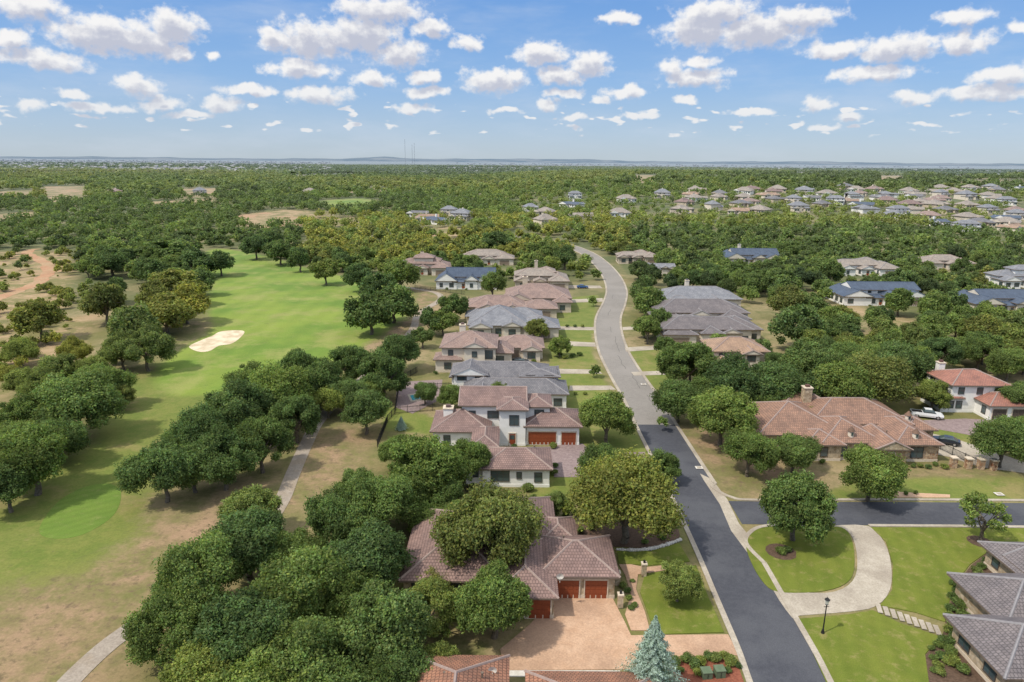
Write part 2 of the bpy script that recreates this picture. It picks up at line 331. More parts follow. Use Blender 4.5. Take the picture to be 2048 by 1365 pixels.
# ---------------------------------------------------------------- roads
RC=smooth(GP([(1640,1500),(1580,1365),(1552,1300),(1502,1200),(1452,1100),(1398,1000),(1352,920),(1312,850),(1285,800),(1262,765),(1241,730),(1226,700),(1217,665),(1217,635),(1229,605),(1233,580),(1222,552),(1200,526),(1172,506),(1130,490),(1070,478),(1000,466)]),8)
isplit=min(range(len(RC)),key=lambda i:abs(RC[i][1]-G(1312,852)[1]))
strip('road',RC[:isplit+1],-3.7,3.7,.03,'asphalt'); strip('road',RC[isplit:],-3.9,3.9,.026,'old_asphalt')
SS=GP([(1470,1025),(1600,1027),(1800,1027),(2048,1029),(2200,1031)])
strip('road',SS,-3.4,3.4,.038,'asphalt')
MAT['tar']=noisy('tar_seal',(.09,.085,.08),(.12,.115,.105),2,.7)
rr=random.Random(11)
for k in range(7):
    i0=isplit+4+k*9; seg=RC[i0:i0+rr.randint(4,8)]
    if len(seg)<3: break
    off=rr.uniform(-2.2,2.2); ln=[(p[0]+rr.uniform(-.25,.25),p[1]) for p in offset(seg,off)]
    strip('road_crack_seal',ln,-.06,.06,.034,'tar',.0)
sheet('gutter_crossing',GP([(1400,948),(1425,960),(1455,1000),(1478,1048),(1500,1075),(1494,1105),(1462,1062),(1440,1010),(1408,962)]),.044,'concrete')
yN=G(1460,1000)[1]; yS=G(1500,1060)[1]
iN=[i for i in range(len(RC)) if RC[i][1]>yN+5]; iS=[i for i in range(len(RC)) if RC[i][1]<yS-6]
strip('kerb',RC,-4.35,-3.7,.12,'concrete')
strip('kerb',RC[iN[0]:],3.7,4.35,.12,'concrete'); strip('kerb',RC[:iS[-1]],3.7,4.35,.12,'concrete')
a=offset(RC,4.0)
kn=smooth([a[iN[0]],G(1425,975),G(1462,995),G(1520,1001),G(1800,1000),G(2200,1003)],6); strip('kerb',kn,-.3,.3,.12,'concrete')
ks=smooth([a[iS[-1]-1],G(1492,1088),G(1500,1066),G(1530,1053),G(1600,1051),G(1658,1051)],6); strip('kerb',ks,-.3,.3,.12,'concrete')
strip('kerb',GP([(1738,1052),(1900,1053),(2048,1055),(2200,1057)]),-.3,.3,.12,'concrete')
# ---------------------------------------------------------------- paths, drives, lawns
CP=smooth(GP([(90,1420),(150,1352),(215,1292),(285,1240),(400,1150),(520,1060),(562,1005),(585,950),(612,890),(640,840),(700,780),(780,710),(825,660),(838,628),(880,600),(872,586),(830,578),(790,572)]),6)
strip('cart_path',CP,-1.2,1.2,.05,'path')
sheet('bunker',GP([(378,694),(400,682),(425,672),(440,664),(470,661),(489,664),(478,678),(462,688),(438,692),(420,702),(398,704)]),.03,'sand',5,False)
sheet('driveway',GP([(1108,1196),(1225,1197),(1252,1250),(1262,1272),(1456,1270),(1478,1312),(1330,1314),(1262,1340),(1010,1342),(1000,1300),(1060,1250)]),.07,'pink_concrete')
sheet('front_walk',GP([(1238,1130),(1262,1130),(1290,1136),(1370,1128),(1372,1136),(1300,1146),(1276,1150),(1272,1180),(1290,1225),(1300,1262),(1262,1262),(1250,1230),(1262,1190),(1250,1150)]),.085,'pink_concrete')
sheet('lawn',GP([(1290,1150),(1392,1132),(1410,1180),(1448,1266),(1325,1270),(1300,1240),(1280,1185)]),.10,'lawn')
sheet('lawn',GP([(1232,1096),(1300,1104),(1358,1088),(1380,1124),(1300,1132),(1238,1128)]),.10,'lawn')
sheet('planting_bed',GP([(1150,1050),(1320,1040),(1360,1072),(1320,1096),(1230,1094),(1120,1090)]),.06,'mulch',3)
sheet('lawn',GP([(1492,1092),(1500,1068),(1530,1056),(1600,1054),(1660,1054),(1690,1060),(1706,1090),(1708,1140),(1692,1168),(1650,1183),(1590,1187),(1546,1182),(1522,1160),(1502,1125)]),.10,'lawn',3)
sheet('driveway',smooth(GP([(1664,1053),(1736,1053),(1768,1085),(1782,1130),(1780,1180),(1752,1213),(1700,1224),(1600,1232),(1584,1236),(1548,1184),(1560,1182),(1650,1187),(1696,1172),(1714,1140),(1710,1090),(1694,1062)]),3,True),.06,'concrete')
sheet('lawn',GP([(1742,1056),(1900,1057),(2060,1058),(2060,1090),(1985,1098),(1940,1130),(1905,1175),(1890,1245),(1830,1226),(1760,1212),(1784,1182),(1786,1130),(1772,1085)]),.10,'lawn')
sheet('lawn',GP([(1588,1240),(1700,1230),(1745,1222),(1800,1248),(1880,1275),(1850,1310),(1862,1400),(1668,1400),(1620,1295)]),.10,'lawn')
sheet('planting_bed',GP([(1985,1098),(2100,1090),(2150,1500),(1868,1450),(1850,1312),(1884,1276),(1892,1240),(1908,1176),(1942,1132)]),.06,'mulch')
sheet('driveway',GP([(1100,888),(1165,888),(1184,905),(1290,905),(1300,935),(1180,940),(1165,955),(1108,955),(1104,920)]),.06,'pavers')
for q in ([(1140,772),(1222,772),(1232,780),(1138,782)],[(1095,738),(1195,740),(1205,748),(1100,748)],[(1110,682),(1190,686),(1192,694),(1112,692)],[(1105,653),(1188,655),(1188,661),(1108,660)],
          [(1135,600),(1205,597),(1206,604),(1136,606)],[(1100,570),(1200,572),(1205,577),(1110,577)],[(1262,745),(1330,742),(1335,750),(1268,752)],[(1250,696),(1335,690),(1338,698),(1252,704)],
          [(1245,655),(1330,650),(1332,656),(1246,661)]):
    sheet('driveway',GP(q),.05,'concrete')
sheet('driveway',GP([(1830,842),(1930,838),(2000,842),(2060,900),(1990,880),(1880,860)]),.05,'pavers')
sheet('driveway',GP([(1830,862),(1900,875),(1990,905),(2060,930),(2060,948),(1960,935),(1900,915),(1850,905)]),.06,'concrete')
sheet('patio',GP([(795,765),(885,760),(880,800),(825,828),(790,815)]),.05,'pavers')
sheet('pool_surround',GP([(815,790),(850,785),(850,800),(822,806)]),.075,'concrete'); sheet('water',GP([(820,792),(845,788),(845,797),(825,802)]),.09,'water')
sheet('front_walk',GP([(1762,968),(1800,985),(1900,990),(1900,996),(1790,996),(1750,972)]),.05,'pink_concrete')
dt=smooth(GP([(-40,612),(30,585),(88,556),(96,530),(52,508),(70,498)]),6)
dt=[(x+random.uniform(-1,1),y+random.uniform(-1.5,1.5)) for x,y in dt]; strip('dirt_track',dt,-2.4,2.8,.04,'orange_dirt')
# ---------------------------------------------------------------- houses
RECTS=[] # x0,x1,y0,y1
_cache={}
def window_parts(w,h,fr):
    k=('w',round(w,1),round(h,1),fr)
    if k not in _cache:
        b=MB(); f=.09
        b.box(-w/2-f,w/2+f,-.07,.02,h/2,h/2+f); b.box(-w/2-f,w/2+f,-.11,.02,-h/2-f,-h/2)
        b.box(-w/2-f,-w/2,-.07,.02,-h/2,h/2); b.box(w/2,w/2+f,-.07,.02,-h/2,h/2)
        nm=max(1,int(round(w/.9)))
        for i in range(1,nm): xx=-w/2+w*i/nm; b.box(xx-.03,xx+.03,-.055,.02,-h/2,h/2)
        if h>1.2: b.box(-w/2,w/2,-.05,.02,h*.12-.025,h*.12+.025)
        gl=MB(); gl.box(-w/2,w/2,-.03,.01,-h/2,h/2)
        _cache[k]=(b.mesh('window',[fr]),gl.mesh('glass',['glass']))
    return _cache[k]
def garage_mesh(w,h,mt):
    k=('g',round(w,1),round(h,1),mt)
    if k not in _cache:
        b=MB(); b.box(-w/2,w/2,-.03,.02,0,h); n=max(3,int(w/.65)); 
        for r in range(4):
            for c in range(n):
                x0=-w/2+w*c/n; z0=h*r/4; b.box(x0+.06,x0+w/n-.06,-.065,-.02,z0+.06,z0+h/4-.06)
        f=.14; b.box(-w/2-f,-w/2,-.09,.02,0,h,1); b.box(w/2,w/2+f,-.09,.02,0,h,1); b.box(-w/2-f,w/2+f,-.1,.02,h,h+.2,1)
        _cache[k]=b.mesh('garage_door',[mt,'trim'])
    return _cache[k]
def door_mesh():
    if 'door' not in _cache:
        b=MB(); b.box(-.55,.55,-.04,.02,0,2.2); b.box(-.4,.4,-.07,-.03,1.2,2.0,1); b.box(-.4,.4,-.07,-.03,.2,1.0,0); b.box(-.7,-.55,-.1,.02,0,2.35,2); b.box(.55,.7,-.1,.02,0,2.35,2); b.box(-.7,.7,-.11,.02,2.35,2.5,2)
        _cache['door']=b.mesh('door',['garage','glass','trim'])
    return _cache['door']
def add_hip(b,cx,cy,w,d,h,pitch,kind,over=.55,caps=True):
    x0,x1,y0,y1=cx-w/2-over,cx+w/2+over,cy-d/2-over,cy+d/2+over; W,D=x1-x0,y1-y0; m=min(W,D)/2-.01; rz=h+pitch*m
    ax=W>=D
    if kind=='gableS': ax=False; m=W/2-.01; rz=h+pitch*m   # ridge runs front to back
    ins=0.0 if kind.startswith('gable') else m
    if ax: r0,r1=(x0+ins,(y0+y1)/2,rz),(x1-ins,(y0+y1)/2,rz)
    else: r0,r1=((x0+x1)/2,y0+ins,rz),((x0+x1)/2,y1-ins,rz)
    e=[(x0,y0,h),(x1,y0,h),(x1,y1,h),(x0,y1,h)]; lo=[(x,y,h-.24) for x,y,_ in e]
    if ax: sl=[[e[0],e[1],r1,r0],[e[2],e[3],r0,r1]]; ends=[[e[1],e[2],r1],[e[3],e[0],r0]]; hips=[(e[0],r0),(e[3],r0),(e[1],r1),(e[2],r1)]
    else: sl=[[e[1],e[2],r1,r0],[e[3],e[0],r0,r1]]; ends=[[e[0],e[1],r0],[e[2],e[3],r1]]; hips=[(e[0],r0),(e[1],r0),(e[2],r1),(e[3],r1)]
    for q in sl: b.add(q,[tuple(range(4))],0)
    for q in ends: b.add(q,[(0,1,2)],3 if kind.startswith('gable') else 0)
    b.add(e+lo,[(0,4,5,1),(1,5,6,2),(2,6,7,3),(3,7,4,0),(7,6,5,4)],1)
    if caps:
        for p,q in hips+[(r0,r1)]: b.beam(p,q,.30,.11,2)
def set_uv(me):
    uv=me.uv_layers.new(name='UVMap'); Z=Vector((0,0,1))
    for p in me.polygons:
        n=p.normal; e=Z.cross(n)
        e=e.normalized() if e.length>1e-3 else Vector((1,0,0)); s=n.cross(e)
        for li in p.loop_indices:
            c=me.vertices[me.loops[li].vertex_index].co; uv.data[li].uv=(c.dot(e),c.dot(s))
SIDES={'S':0,'E':math.pi/2,'N':math.pi,'W':-math.pi/2}
def house(label,org,wings,wall='cream',roof='tile_brown',feats=(),chim=(),yaw=0,name='house',cap='cap',frame='frame',auto=True,over=.55,walls2=None):
    E=bpy.data.objects.new(name,None); E.location=(org[0],org[1],0); E.rotation_euler=(0,0,yaw); link(E); thing(E,label,'house')
    bw=MB(); br=MB(); wg=[]
    for i,(cx,cy,w,d,h,pt,kd) in enumerate(wings):
        j=.013*i; w-=j*2;d-=j*2;h+=j*1.3; wg.append((cx,cy,w,d,h))
        bw.box(cx-w/2,cx+w/2,cy-d/2,cy+d/2,0,h-.05,1 if walls2 and i in walls2 else 0)
        bw.box(cx-w/2-.05,cx+w/2+.05,cy-d/2-.05,cy+d/2+.05,-.02,.5,2)
        add_hip(br,cx,cy,w,d,h,pt+.004*i,kd,over)
        RECTS.append((org[0]+cx-w/2,org[0]+cx+w/2,org[1]+cy-d/2,org[1]+cy+d/2))
    obj('wall',bw.mesh('wall',[wall,walls2[-1] if walls2 else wall,'trim' if wall!='white' else 'white']),E)
    rm=br.mesh('roof',[roof,'fascia',cap,wall]); set_uv(rm); R=obj('roof',rm,E)
    for (x,y,s,zt) in chim:
        c=MB(); c.box(x-s/2,x+s/2,y-s/2,y+s/2,2.5,zt); c.box(x-s/2-.12,x+s/2+.12,y-s/2-.12,y+s/2+.12,zt,zt+.18,1); c.box(x-s*.25,x+s*.25,y-s*.25,y+s*.25,zt+.18,zt+.6,2)
        obj('chimney',c.mesh('chimney',[wall,'trim',roof]),R)
    if org[1]<240:
        rr=random.Random(int(org[1]))
        for k in range(3):
            i=rr.randrange(len(wg)); cx,cy,w,d,h=wg[i]; x=cx+rr.uniform(-.3,.3)*w; y=cy+.2*d
            if any(q!=i and abs(x-a)<w2/2 and abs(y-b2)<d2/2 for q,(a,b2,w2,d2,h2) in enumerate(wg)): continue
            c=MB(); zt=h+.42*min(w,d)/2*.62; c.cyl((x,y,zt-.4),(x,y,zt+.5),.09,.09,6); c.cyl((x,y,zt+.5),(x,y,zt+.6),.16,.14,6); obj('vent_pipe',c.mesh('vent_pipe',['fascia']),R)
    def put(i,side,off,kind,w,h,z):
        cx,cy,W,D,_=wg[i]
        p={'S':(cx+off,cy-D/2-.003),'N':(cx+off,cy+D/2+.003),'E':(cx+W/2+.003,cy+off),'W':(cx-W/2-.003,cy+off)}[side]; rz=SIDES[side]
        if kind=='win':
            a,gm=window_parts(w,h,frame); o=obj('window',a,E,(p[0],p[1],z),rz); obj('glass',gm,o)
        elif kind=='door': obj('door',door_mesh(),E,(p[0],p[1],.05),rz)
        else: obj('garage_door',garage_mesh(w,h,kind),E,(p[0],p[1],.02),rz)
    used=[]
    for f in feats: put(*f); used.append((f[0],f[1],f[2],f[4],f[6]))
    if auto:
        for i,(cx,cy,W,D,h) in enumerate(wg):
            for side in 'SEW':
                Ls=W if side=='S' else D; n=int(Ls//3.4)
                for k in range(n):
                    off=-Ls/2+Ls*(k+.5)/n
                    dx,dy={'S':(cx+off,cy-D/2-.3),'E':(cx+W/2+.3,cy+off),'W':(cx-W/2-.3,cy+off)}[side]
                    for z in ([1.7,4.7] if h>5 else [1.7]):
                        if any(abs(dx-a)<w2/2+.7 and abs(dy-b2)<d2/2+.1 and (z<h2+.4) for q,(a,b2,w2,d2,h2) in enumerate(wg) if q!=i): continue
                        if any(u[0]==i and u[1]==side and abs(u[2]-off)<u[3]/2+.9 and not(z>4 and u[4]<3.5) for u in used): continue
                        if random.random()<.12: continue
                        put(i,side,off,'win',random.choice([1.1,1.6,1.9]),1.5 if z<3 else 1.3,z)
    return E
def mid(label,X0,X1,Y0,Y1,h,wall,roof,gar='garage_tan',lay=0,two=False,chim=True,cap='cap',kd='hip',pt=.42):
    W=X1-X0;D=Y1-Y0; g='gableS'
    if lay==0: wings=[(W*.5,D*.55,W*.72,D*.6,h,pt,kd),(W*.18,D*.35,W*.3,D*.62,min(h,3.4)-.1,pt,kd),(W*.82,D*.34,W*.32,D*.6,3.3,pt,kd),(W*.55,D*.2,W*.22,D*.34,3.0,pt,g)]
    elif lay==1: wings=[(W*.4,D*.6,W*.78,D*.5,h,pt,kd),(W*.12,D*.3,W*.24,D*.5,3.3,pt,g),(W*.8,D*.45,W*.34,D*.85,3.5,pt,kd),(W*.45,D*.28,W*.2,D*.4,3.1,pt,g),(W*.6,D*.72,W*.3,D*.4,h+.9,pt,kd)]
    else: wings=[(W*.6,D*.6,W*.7,D*.6,h,pt,'gable'),(W*.25,D*.5,W*.3,D*.9,3.4,pt,g),(W*.85,D*.3,W*.28,D*.5,3.3,pt,g),(W*.5,D*.25,W*.3,D*.35,2.9,.25,'hip'),(W*.62,D*.32,W*.18,D*.6,3.7,pt,g)]
    if two: wings.append((W*.45,D*.62,W*.36,D*.4,h+2.4,pt,kd))
    f=[(2,'S',0,gar,4.6 if wings[2][2]>6 else 2.7,2.4,0),(3,'S',0,'door',1.1,2.2,0)]
    return house(label,(X0,Y0),wings,wall,roof,f,[(W*.4,D*.75,1.3,h+D*.16+1.6)] if chim else [],0,cap=cap)
house("stone house with brown tile roof and reddish timber garage doors",(0,66),
 [(-6.6,11.5,11.6,16,3.0,.45,'hip'),(1.7,6.2,6.4,11.6,3.0,.45,'hip'),(7.9,8.2,8.8,8.2,3.2,.42,'hip'),(1.0,17.5,9,10,3.2,.45,'hip'),(6.2,14.5,4,5.5,3.0,.45,'hip'),(-1.2,11.5,5,8,3.4,.45,'gableS')],
 'stone','tile_brown',[(2,'S',-1.1,'garage',2.6,2.45,0),(2,'S',2.2,'garage',2.6,2.45,0),(1,'S',1.6,'garage',2.5,2.45,0)])
house("tan house with orange tile hip roofs beside the driveway",(0,43.4),
 [(-4.8,6.2,8.5,12.4,3.4,.45,'hip'),(1,3.8,6,10,3.0,.45,'hip'),(8,5.9,12,9.8,3.0,.4,'hip')],'cream','tile_rust',[])
house("white stucco two storey house with terracotta roofs and timber garages",(0,98.3),
 [(0.8,3.8,10.5,7.4,3.3,.42,'hip'),(-5.6,3.0,3,4,2.8,.3,'hip'),(7.5,20.7,9.6,8,3.7,.42,'hip'),(.2,19.2,4.8,6,7.0,.32,'hip'),(-3.4,24,11.5,9,6.5,.4,'gable'),(4.8,22.6,4.6,6,6.3,.38,'hip'),(-9,19.5,10,9.5,3.3,.42,'hip'),(-4.5,12.5,4,8,3.2,.4,'hip')],
 'white','tile_brown',[(2,'S',-1.9,'garage',5.0,2.5,0),(2,'S',2.9,'garage',2.6,2.5,0),(0,'S',-2.5,'win',2.8,1.7,1.9),(0,'S',.5,'win',.7,1.0,2.0),(3,'S',.3,'win',1.6,1.8,4.9),(3,'S',0,'door',1,2,0),(5,'S',.3,'win',1.6,1.6,4.8),(1,'S',0,'win',.8,1,1.8)],
 [(-11.6,20,1.7,5.8),(-5.9,21,1.6,6.6)])
house("white house with long grey tile roofs and dark trim",(0,133),
 [(.8,4,21,8,3.6,.42,'hip'),(-2.5,12.3,21,9,4.6,.42,'hip'),(6,10,8,7,5.2,.12,'hip'),(-6,2.6,6,7,3.4,.42,'gableS'),(-9,10,7,6,5.2,.4,'gableS')],'white','tile_grey',[(0,'E',0,'garage_dark',5,2.4,0)],[],cap='cap_grey')
house("tan two storey house with pink brown tile roof",(0,158.6),
 [(-10.5,6.5,13,12,6.1,.4,'hip'),(2.2,16,11.5,9,3.2,.42,'hip'),(-3,10,6,9,3.4,.42,'hip'),(-15.5,2,6,5,3.3,.42,'hip'),(-9,1.2,5,4,6.4,.4,'gableS'),(5,12,4.5,6,3.0,.42,'gableS')],'cream','tile_pink',
 [(1,'S',-2.6,'garage_tan',4.4,2.4,0),(0,'S',4.8,'win',2,2,4.3)],[(-12.5,9,1.5,9.6)])
house("cream house with slate grey pyramid roof and double garage",(0,191),
 [(-4,11,17,18,3.5,.45,'hip'),(8.5,6,10,10,3.2,.42,'hip'),(3,17,12,10,3.3,.42,'hip'),(-9,3,6,7,3.2,.42,'gableS'),(0,3.5,5,5,3.4,.42,'gableS'),(-11,17,6,7,3.4,.42,'hip')],'cream','tile_slate',[(1,'S',0,'garage_tan',5,2.4,0)],[],cap='cap_grey')
house("tan house with rambling pink brown tile roofs and chimney",(0,216),
 [(-5,8,19,12,3.6,.42,'hip'),(9,6,11,9,3.3,.42,'hip'),(9,22,22,16,4.3,.42,'hip'),(-8,2.5,7,6,3.3,.42,'gableS'),(0,3,5,6,3.4,.42,'gableS'),(2,16,9,9,4.0,.42,'gableS'),(17,14,6,7,3.5,.42,'hip')],'tan','tile_pink',[(1,'S',1,'garage_tan',5,2.4,0)],[(4.5,24,1.8,9.8)])
mid("grey tile roofed tan house with tall chimney",1,23,268,288,4.6,'tan','tile_tan',lay=1)
mid("white farmhouse with dark blue metal gable roofs",-33,-6,267,281,4.6,'white','metal_blue',lay=2,cap='metal_blue',chim=False,pt=.65)
mid("pink tile roofed two storey house with balcony",-51,-27,300,316,4.6,'cream','tile_pink',two=True,lay=1)
mid("cream house with grey tile roof and garage",-27,1,332,350,4.2,'cream','tile_tan',lay=0,chim=False)
hs=house("large stone house with terracotta hip roof and cupolas",(43,107),
 [(8.5,13,15,15,3.6,.42,'hip'),(21,16,18,12,3.9,.42,'hip'),(16,8,10,11,3.4,.42,'hip'),(27,8,7.5,12,3.3,.42,'hip'),(21.5,3.6,5.5,7,3.2,.45,'gableS'),(11,5,6,6,3.1,.42,'hip'),(14,20,11,8,4.3,.42,'hip'),(31.5,12,5,6,3.1,.42,'hip')],
 'stone','tile_terra',[(4,'S',0,'door',1,2,0),(2,'S',-2,'win',2,1.8,1.7),(3,'S',0,'win',2,1.8,1.7)],[(14,18,1.5,8.0)],walls2=[3,4,'rust_stone'])
rf=[c for c in hs.children if c.name.startswith('roof')][0]
for (x,y,z) in ((16,3.6,4.2),(27,3.2,4.1),(30,11,4.4)):
    b=MB(); b.cyl((x,y,z-1),(x,y,z+.8),.5,.5,10); b.cyl((x,y,z+.8),(x,y,z+1.6),.7,.05,10,1); b.box(x-.18,x+.18,y-.54,y-.45,z+.1,z+.65,2)
    obj('roof_turret',b.mesh('roof_turret',['cream','tile_orange','glass']),rf)
house("white two storey house with red tile roof and dark garages",(90,131),
 [(6.5,7,11.5,9,6.0,.4,'hip'),(10,1.5,8,7,3.2,.4,'hip'),(1,6,4,7,3.2,.4,'hip')],'white','tile_red',[(1,'S',-2,'garage_dark',2.8,2.4,0),(1,'S',2,'garage_dark',2.8,2.4,0)],[(3,11,1.3,8.2)])
house("cream two storey house with orange tile roof",(47,156),
 [(8,7,13,10,6,.4,'hip'),(3.5,1,7,8,3.3,.4,'hip'),(0,10,6,7,3.2,.4,'hip'),(10,3,4,6,5.8,.4,'gableS')],'cream','tile_orange',[(1,'W',0,'garage_dark',5,2.4,0)])
house("contemporary cream house with dark grey stepped hip roofs",(43,186),
 [(12,6,25,11,4.4,.4,'hip'),(4,3,9,9,3.3,.4,'hip'),(22,9,12,12,3.8,.4,'hip'),(13,1.5,6,6,3.6,.4,'hip'),(18.5,2.5,5,6,3.5,.4,'gableS'),(8,8,8,6,5.6,.3,'hip')],'cream','tile_purple',[(1,'S',0,'garage_tan',5,2.4,0)],cap='cap_grey')
house("cream house with layered dark grey tile roofs",(44,206),[(15,7,28,13,4.8,.42,'hip'),(4,2,9,8,3.4,.4,'hip'),(24,2,9,10,3.6,.4,'hip'),(14,2,6,6,4.2,.42,'gableS'),(20,9,9,7,6.0,.35,'hip')],'cream','tile_purple',[(1,'S',0,'garage_dark',5,2.4,0)],cap='cap_grey')
house("cream house with broad grey tile roof",(52,230),[(13,7,27,14,4.4,.42,'hip'),(5,1,10,8,3.4,.42,'hip'),(17,0,7,7,3.8,.42,'gableS')],'cream','tile_slate',[],[(10,10,1.3,9)],cap='cap_grey')
BACK=len(RECTS)
mid("white ranch house with grey tile roof",149,177,307,325,4.4,'white','tile_tan',cap='cap_grey',lay=1,chim=False)
mid("white modern house with navy metal roof and solar panels",116,150,241,257,5.2,'white','metal_blue',lay=2,cap='metal_blue',chim=False,pt=.4)
mid("cream house with navy metal roof",156,188,229,245,4.8,'cream','metal_blue',cap='metal_blue',lay=2,chim=False)
mid("cream house with blue metal roofs and chimneys",103,135,338,354,4.8,'cream','metal_blue',cap='metal_blue',lay=2,pt=.5)
mid("cream house with tan tile roof among trees",200,224,328,344,4.2,'cream','tile_tan',lay=0,chim=False)
mid("grey roofed two storey house among trees",203,232,278,294,4.6,'white','tile_slate',two=True,cap='cap_grey',lay=1,chim=False)
mid("tan roofed bungalow beside the street",53,74,340,353,3.8,'tan','tile_tan',lay=1,chim=False)
mid("grey roofed small house beside the street",59,74,304,314,3.4,'cream','tile_slate',cap='cap_grey',lay=2,chim=False)
BACK2=len(RECTS)
house("stone house with grey purple tile roofs and planted beds",(45.0,46),
 [(24,28,16,7.5,2.9,.5,'hip'),(15.5,20.5,15.5,8.5,2.9,.5,'hip'),(9.8,13,14.5,8,2.9,.5,'hip'),(15,5,21.5,9,2.9,.5,'hip'),(19,24.5,5,7,3.2,.46,'gableS'),(16,16,7,9,3.3,.5,'gableS')],'stone','tile_purple',[],cap='cap_grey',over=.8)
for (u,v,z) in ((1120,1153,4.2),(985,1340,4.2)):
    x,y=G(u,v,z); b=MB(); b.cyl((x,y,z-.8),(x,y,z),.04,.04,6)
    n=14; vs=[(x,y-.05,z)]+[(x+.42*math.cos(2*math.pi*i/n),y-.2,z+.1+.38*math.sin(2*math.pi*i/n)) for i in range(n)]
    b.add(vs,[(0,1+i,1+(i+1)%n) for i in range(n)]); b.beam((x,y-.1,z-.2),(x,y-.6,z+.1),.05,.04)
    thing(obj('satellite_dish',b.mesh('satellite_dish',['rock'])),'grey satellite dish fixed on a tiled roof','dish')
# distant houses
def far_house(wall,roof,k):
    r=random.Random(k*3+1); b=MB(); W=r.uniform(15,24);D=r.uniform(11,16); h=r.choice([3.4,3.6,3.8,5.6]); ly=r.randrange(3)
    if ly==0: ws=[(0,0,W,D,h,'hip'),(-W*.32,-D*.45,W*.32,D*.6,3.3,'gableS'),(W*.34,-D*.4,W*.3,D*.6,3.4,'hip')]
    elif ly==1: ws=[(0,0,W,D*.8,h,'hip'),(-W*.35,-D*.2,W*.3,D*1.1,3.4,'hip'),(W*.1,D*.15,W*.4,D*.5,h+.9,'hip'),(W*.3,-D*.4,W*.24,D*.5,3.2,'gableS')]
    else: ws=[(W*.1,0,W*.8,D*.6,h,'gable'),(-W*.28,-D*.1,W*.34,D,h-.3,'gableS'),(W*.3,-D*.4,W*.3,D*.5,3.2,'hip')]
    for i,(cx,cy,w,d,hh,kd) in enumerate(ws):
        b.box(cx-w/2,cx+w/2,cy-d/2,cy+d/2,-1,hh-.05,3)
        add_hip(b,cx,cy,w,d,hh+.01*i,.48,kd,.7,False)
        n=max(2,int(w//4))
        for j in range(n):
            xx=cx-w/2+w*(j+.5)/n; ww=r.choice([.5,.7,1.0])
            b.box(xx-ww,xx+ww,cy-d/2-.06,cy-d/2+.05,1.0,2.4,4)
            if hh>5.5: b.box(xx-.6,xx+.6,cy-d/2-.06,cy-d/2+.05,4,5.1,4)
    if r.random()<.5: b.box(-.7,.7,1,2.3,3,h+4.2,3)
    me=b.mesh('distant_house',[roof,'fascia','cap',wall,'glass']); set_uv(me); return me
FHS=[('cream','tile_tan'),('white','tile_slate'),('cream','tile_pink'),('tan','tile_brown'),('cream','tile_purple'),('cream','tile_slate'),('cream','tile_orange'),('white','metal_blue'),('tan','tile_tan'),('tan','tile_grey'),('cream','tile_slate'),('white','tile_tan'),('white','tile_grey'),('cream','tile_tan'),('white','tile_slate'),('cream','tile_tan')]
FH=[far_house(w,r,i) for i,(w,r) in enumerate(FHS)]
RN={'tile_tan':'sandy tile','tile_slate':'slate grey','tile_pink':'pinkish tile','tile_brown':'brown tile','tile_purple':'dark grey tile','tile_orange':'orange tile','metal_blue':'navy metal','tile_grey':'dark grey'}
hz=[GP(q) for q in ([(1430,388),(1560,377),(1800,377),(2140,381),(2140,476),(1960,470),(1820,440),(1560,430),(1430,440)],[(1050,400),(1100,394),(1190,396),(1180,418),(1090,432),(1020,430)],[(830,432),(900,428),(960,440),(940,450),(840,446)],[(1190,398),(1430,390),(1430,440),(1230,446)])]
far_=[]
for zi,q in enumerate(hz):
    xsq=[p[0] for p in q]; ysq=[p[1] for p in q]; s=[27,30,26,30][zi]; pr=[.80,.5,.6,.6][zi]
    gx,gy=np.meshgrid(np.arange(min(xsq),max(xsq),s),np.arange(min(ysq),max(ysq),s*1.15)); gx=gx+rng.uniform(-7,7,gx.shape)+((np.arange(gx.shape[0])%2)*s*.5)[:,None]; gy=gy+rng.uniform(-11,11,gy.shape)
    k=inside(q,gx,gy)&(rng.random(gx.shape)<pr)&(smooth_noise(gx,gy,48)>(-.58 if zi==0 else -.4)); far_+=list(zip(gx[k],gy[k]))
far_+= [G(400,390),G(230,388),G(620,388),G(590,384),G(1090,447),G(1160,440),G(1390,385)]
rdd=segdist(RC,np.array([f[0] for f in far_]),np.array([f[1] for f in far_]))
far_=[f for f,d in zip(far_,rdd) if d>16]
far_.sort(key=lambda f:f[1]); print('far houses',len(far_)); far_=far_[:290]
for i,(x,y) in enumerate(far_):
    k=random.randrange(len(FH)); s=random.uniform(.75,1.0); o=obj('house',FH[k],None,(x,y,TZ(x,y)),random.choice([0,.3,-.4,1.57,.5,-.6])+random.uniform(-.3,.3),(s,s,random.uniform(.85,1.0))); thing(o,'%s house with %s roof among oak trees'%(FHS[k][0],RN[FHS[k][1]]),'house','houses of the distant subdivision')
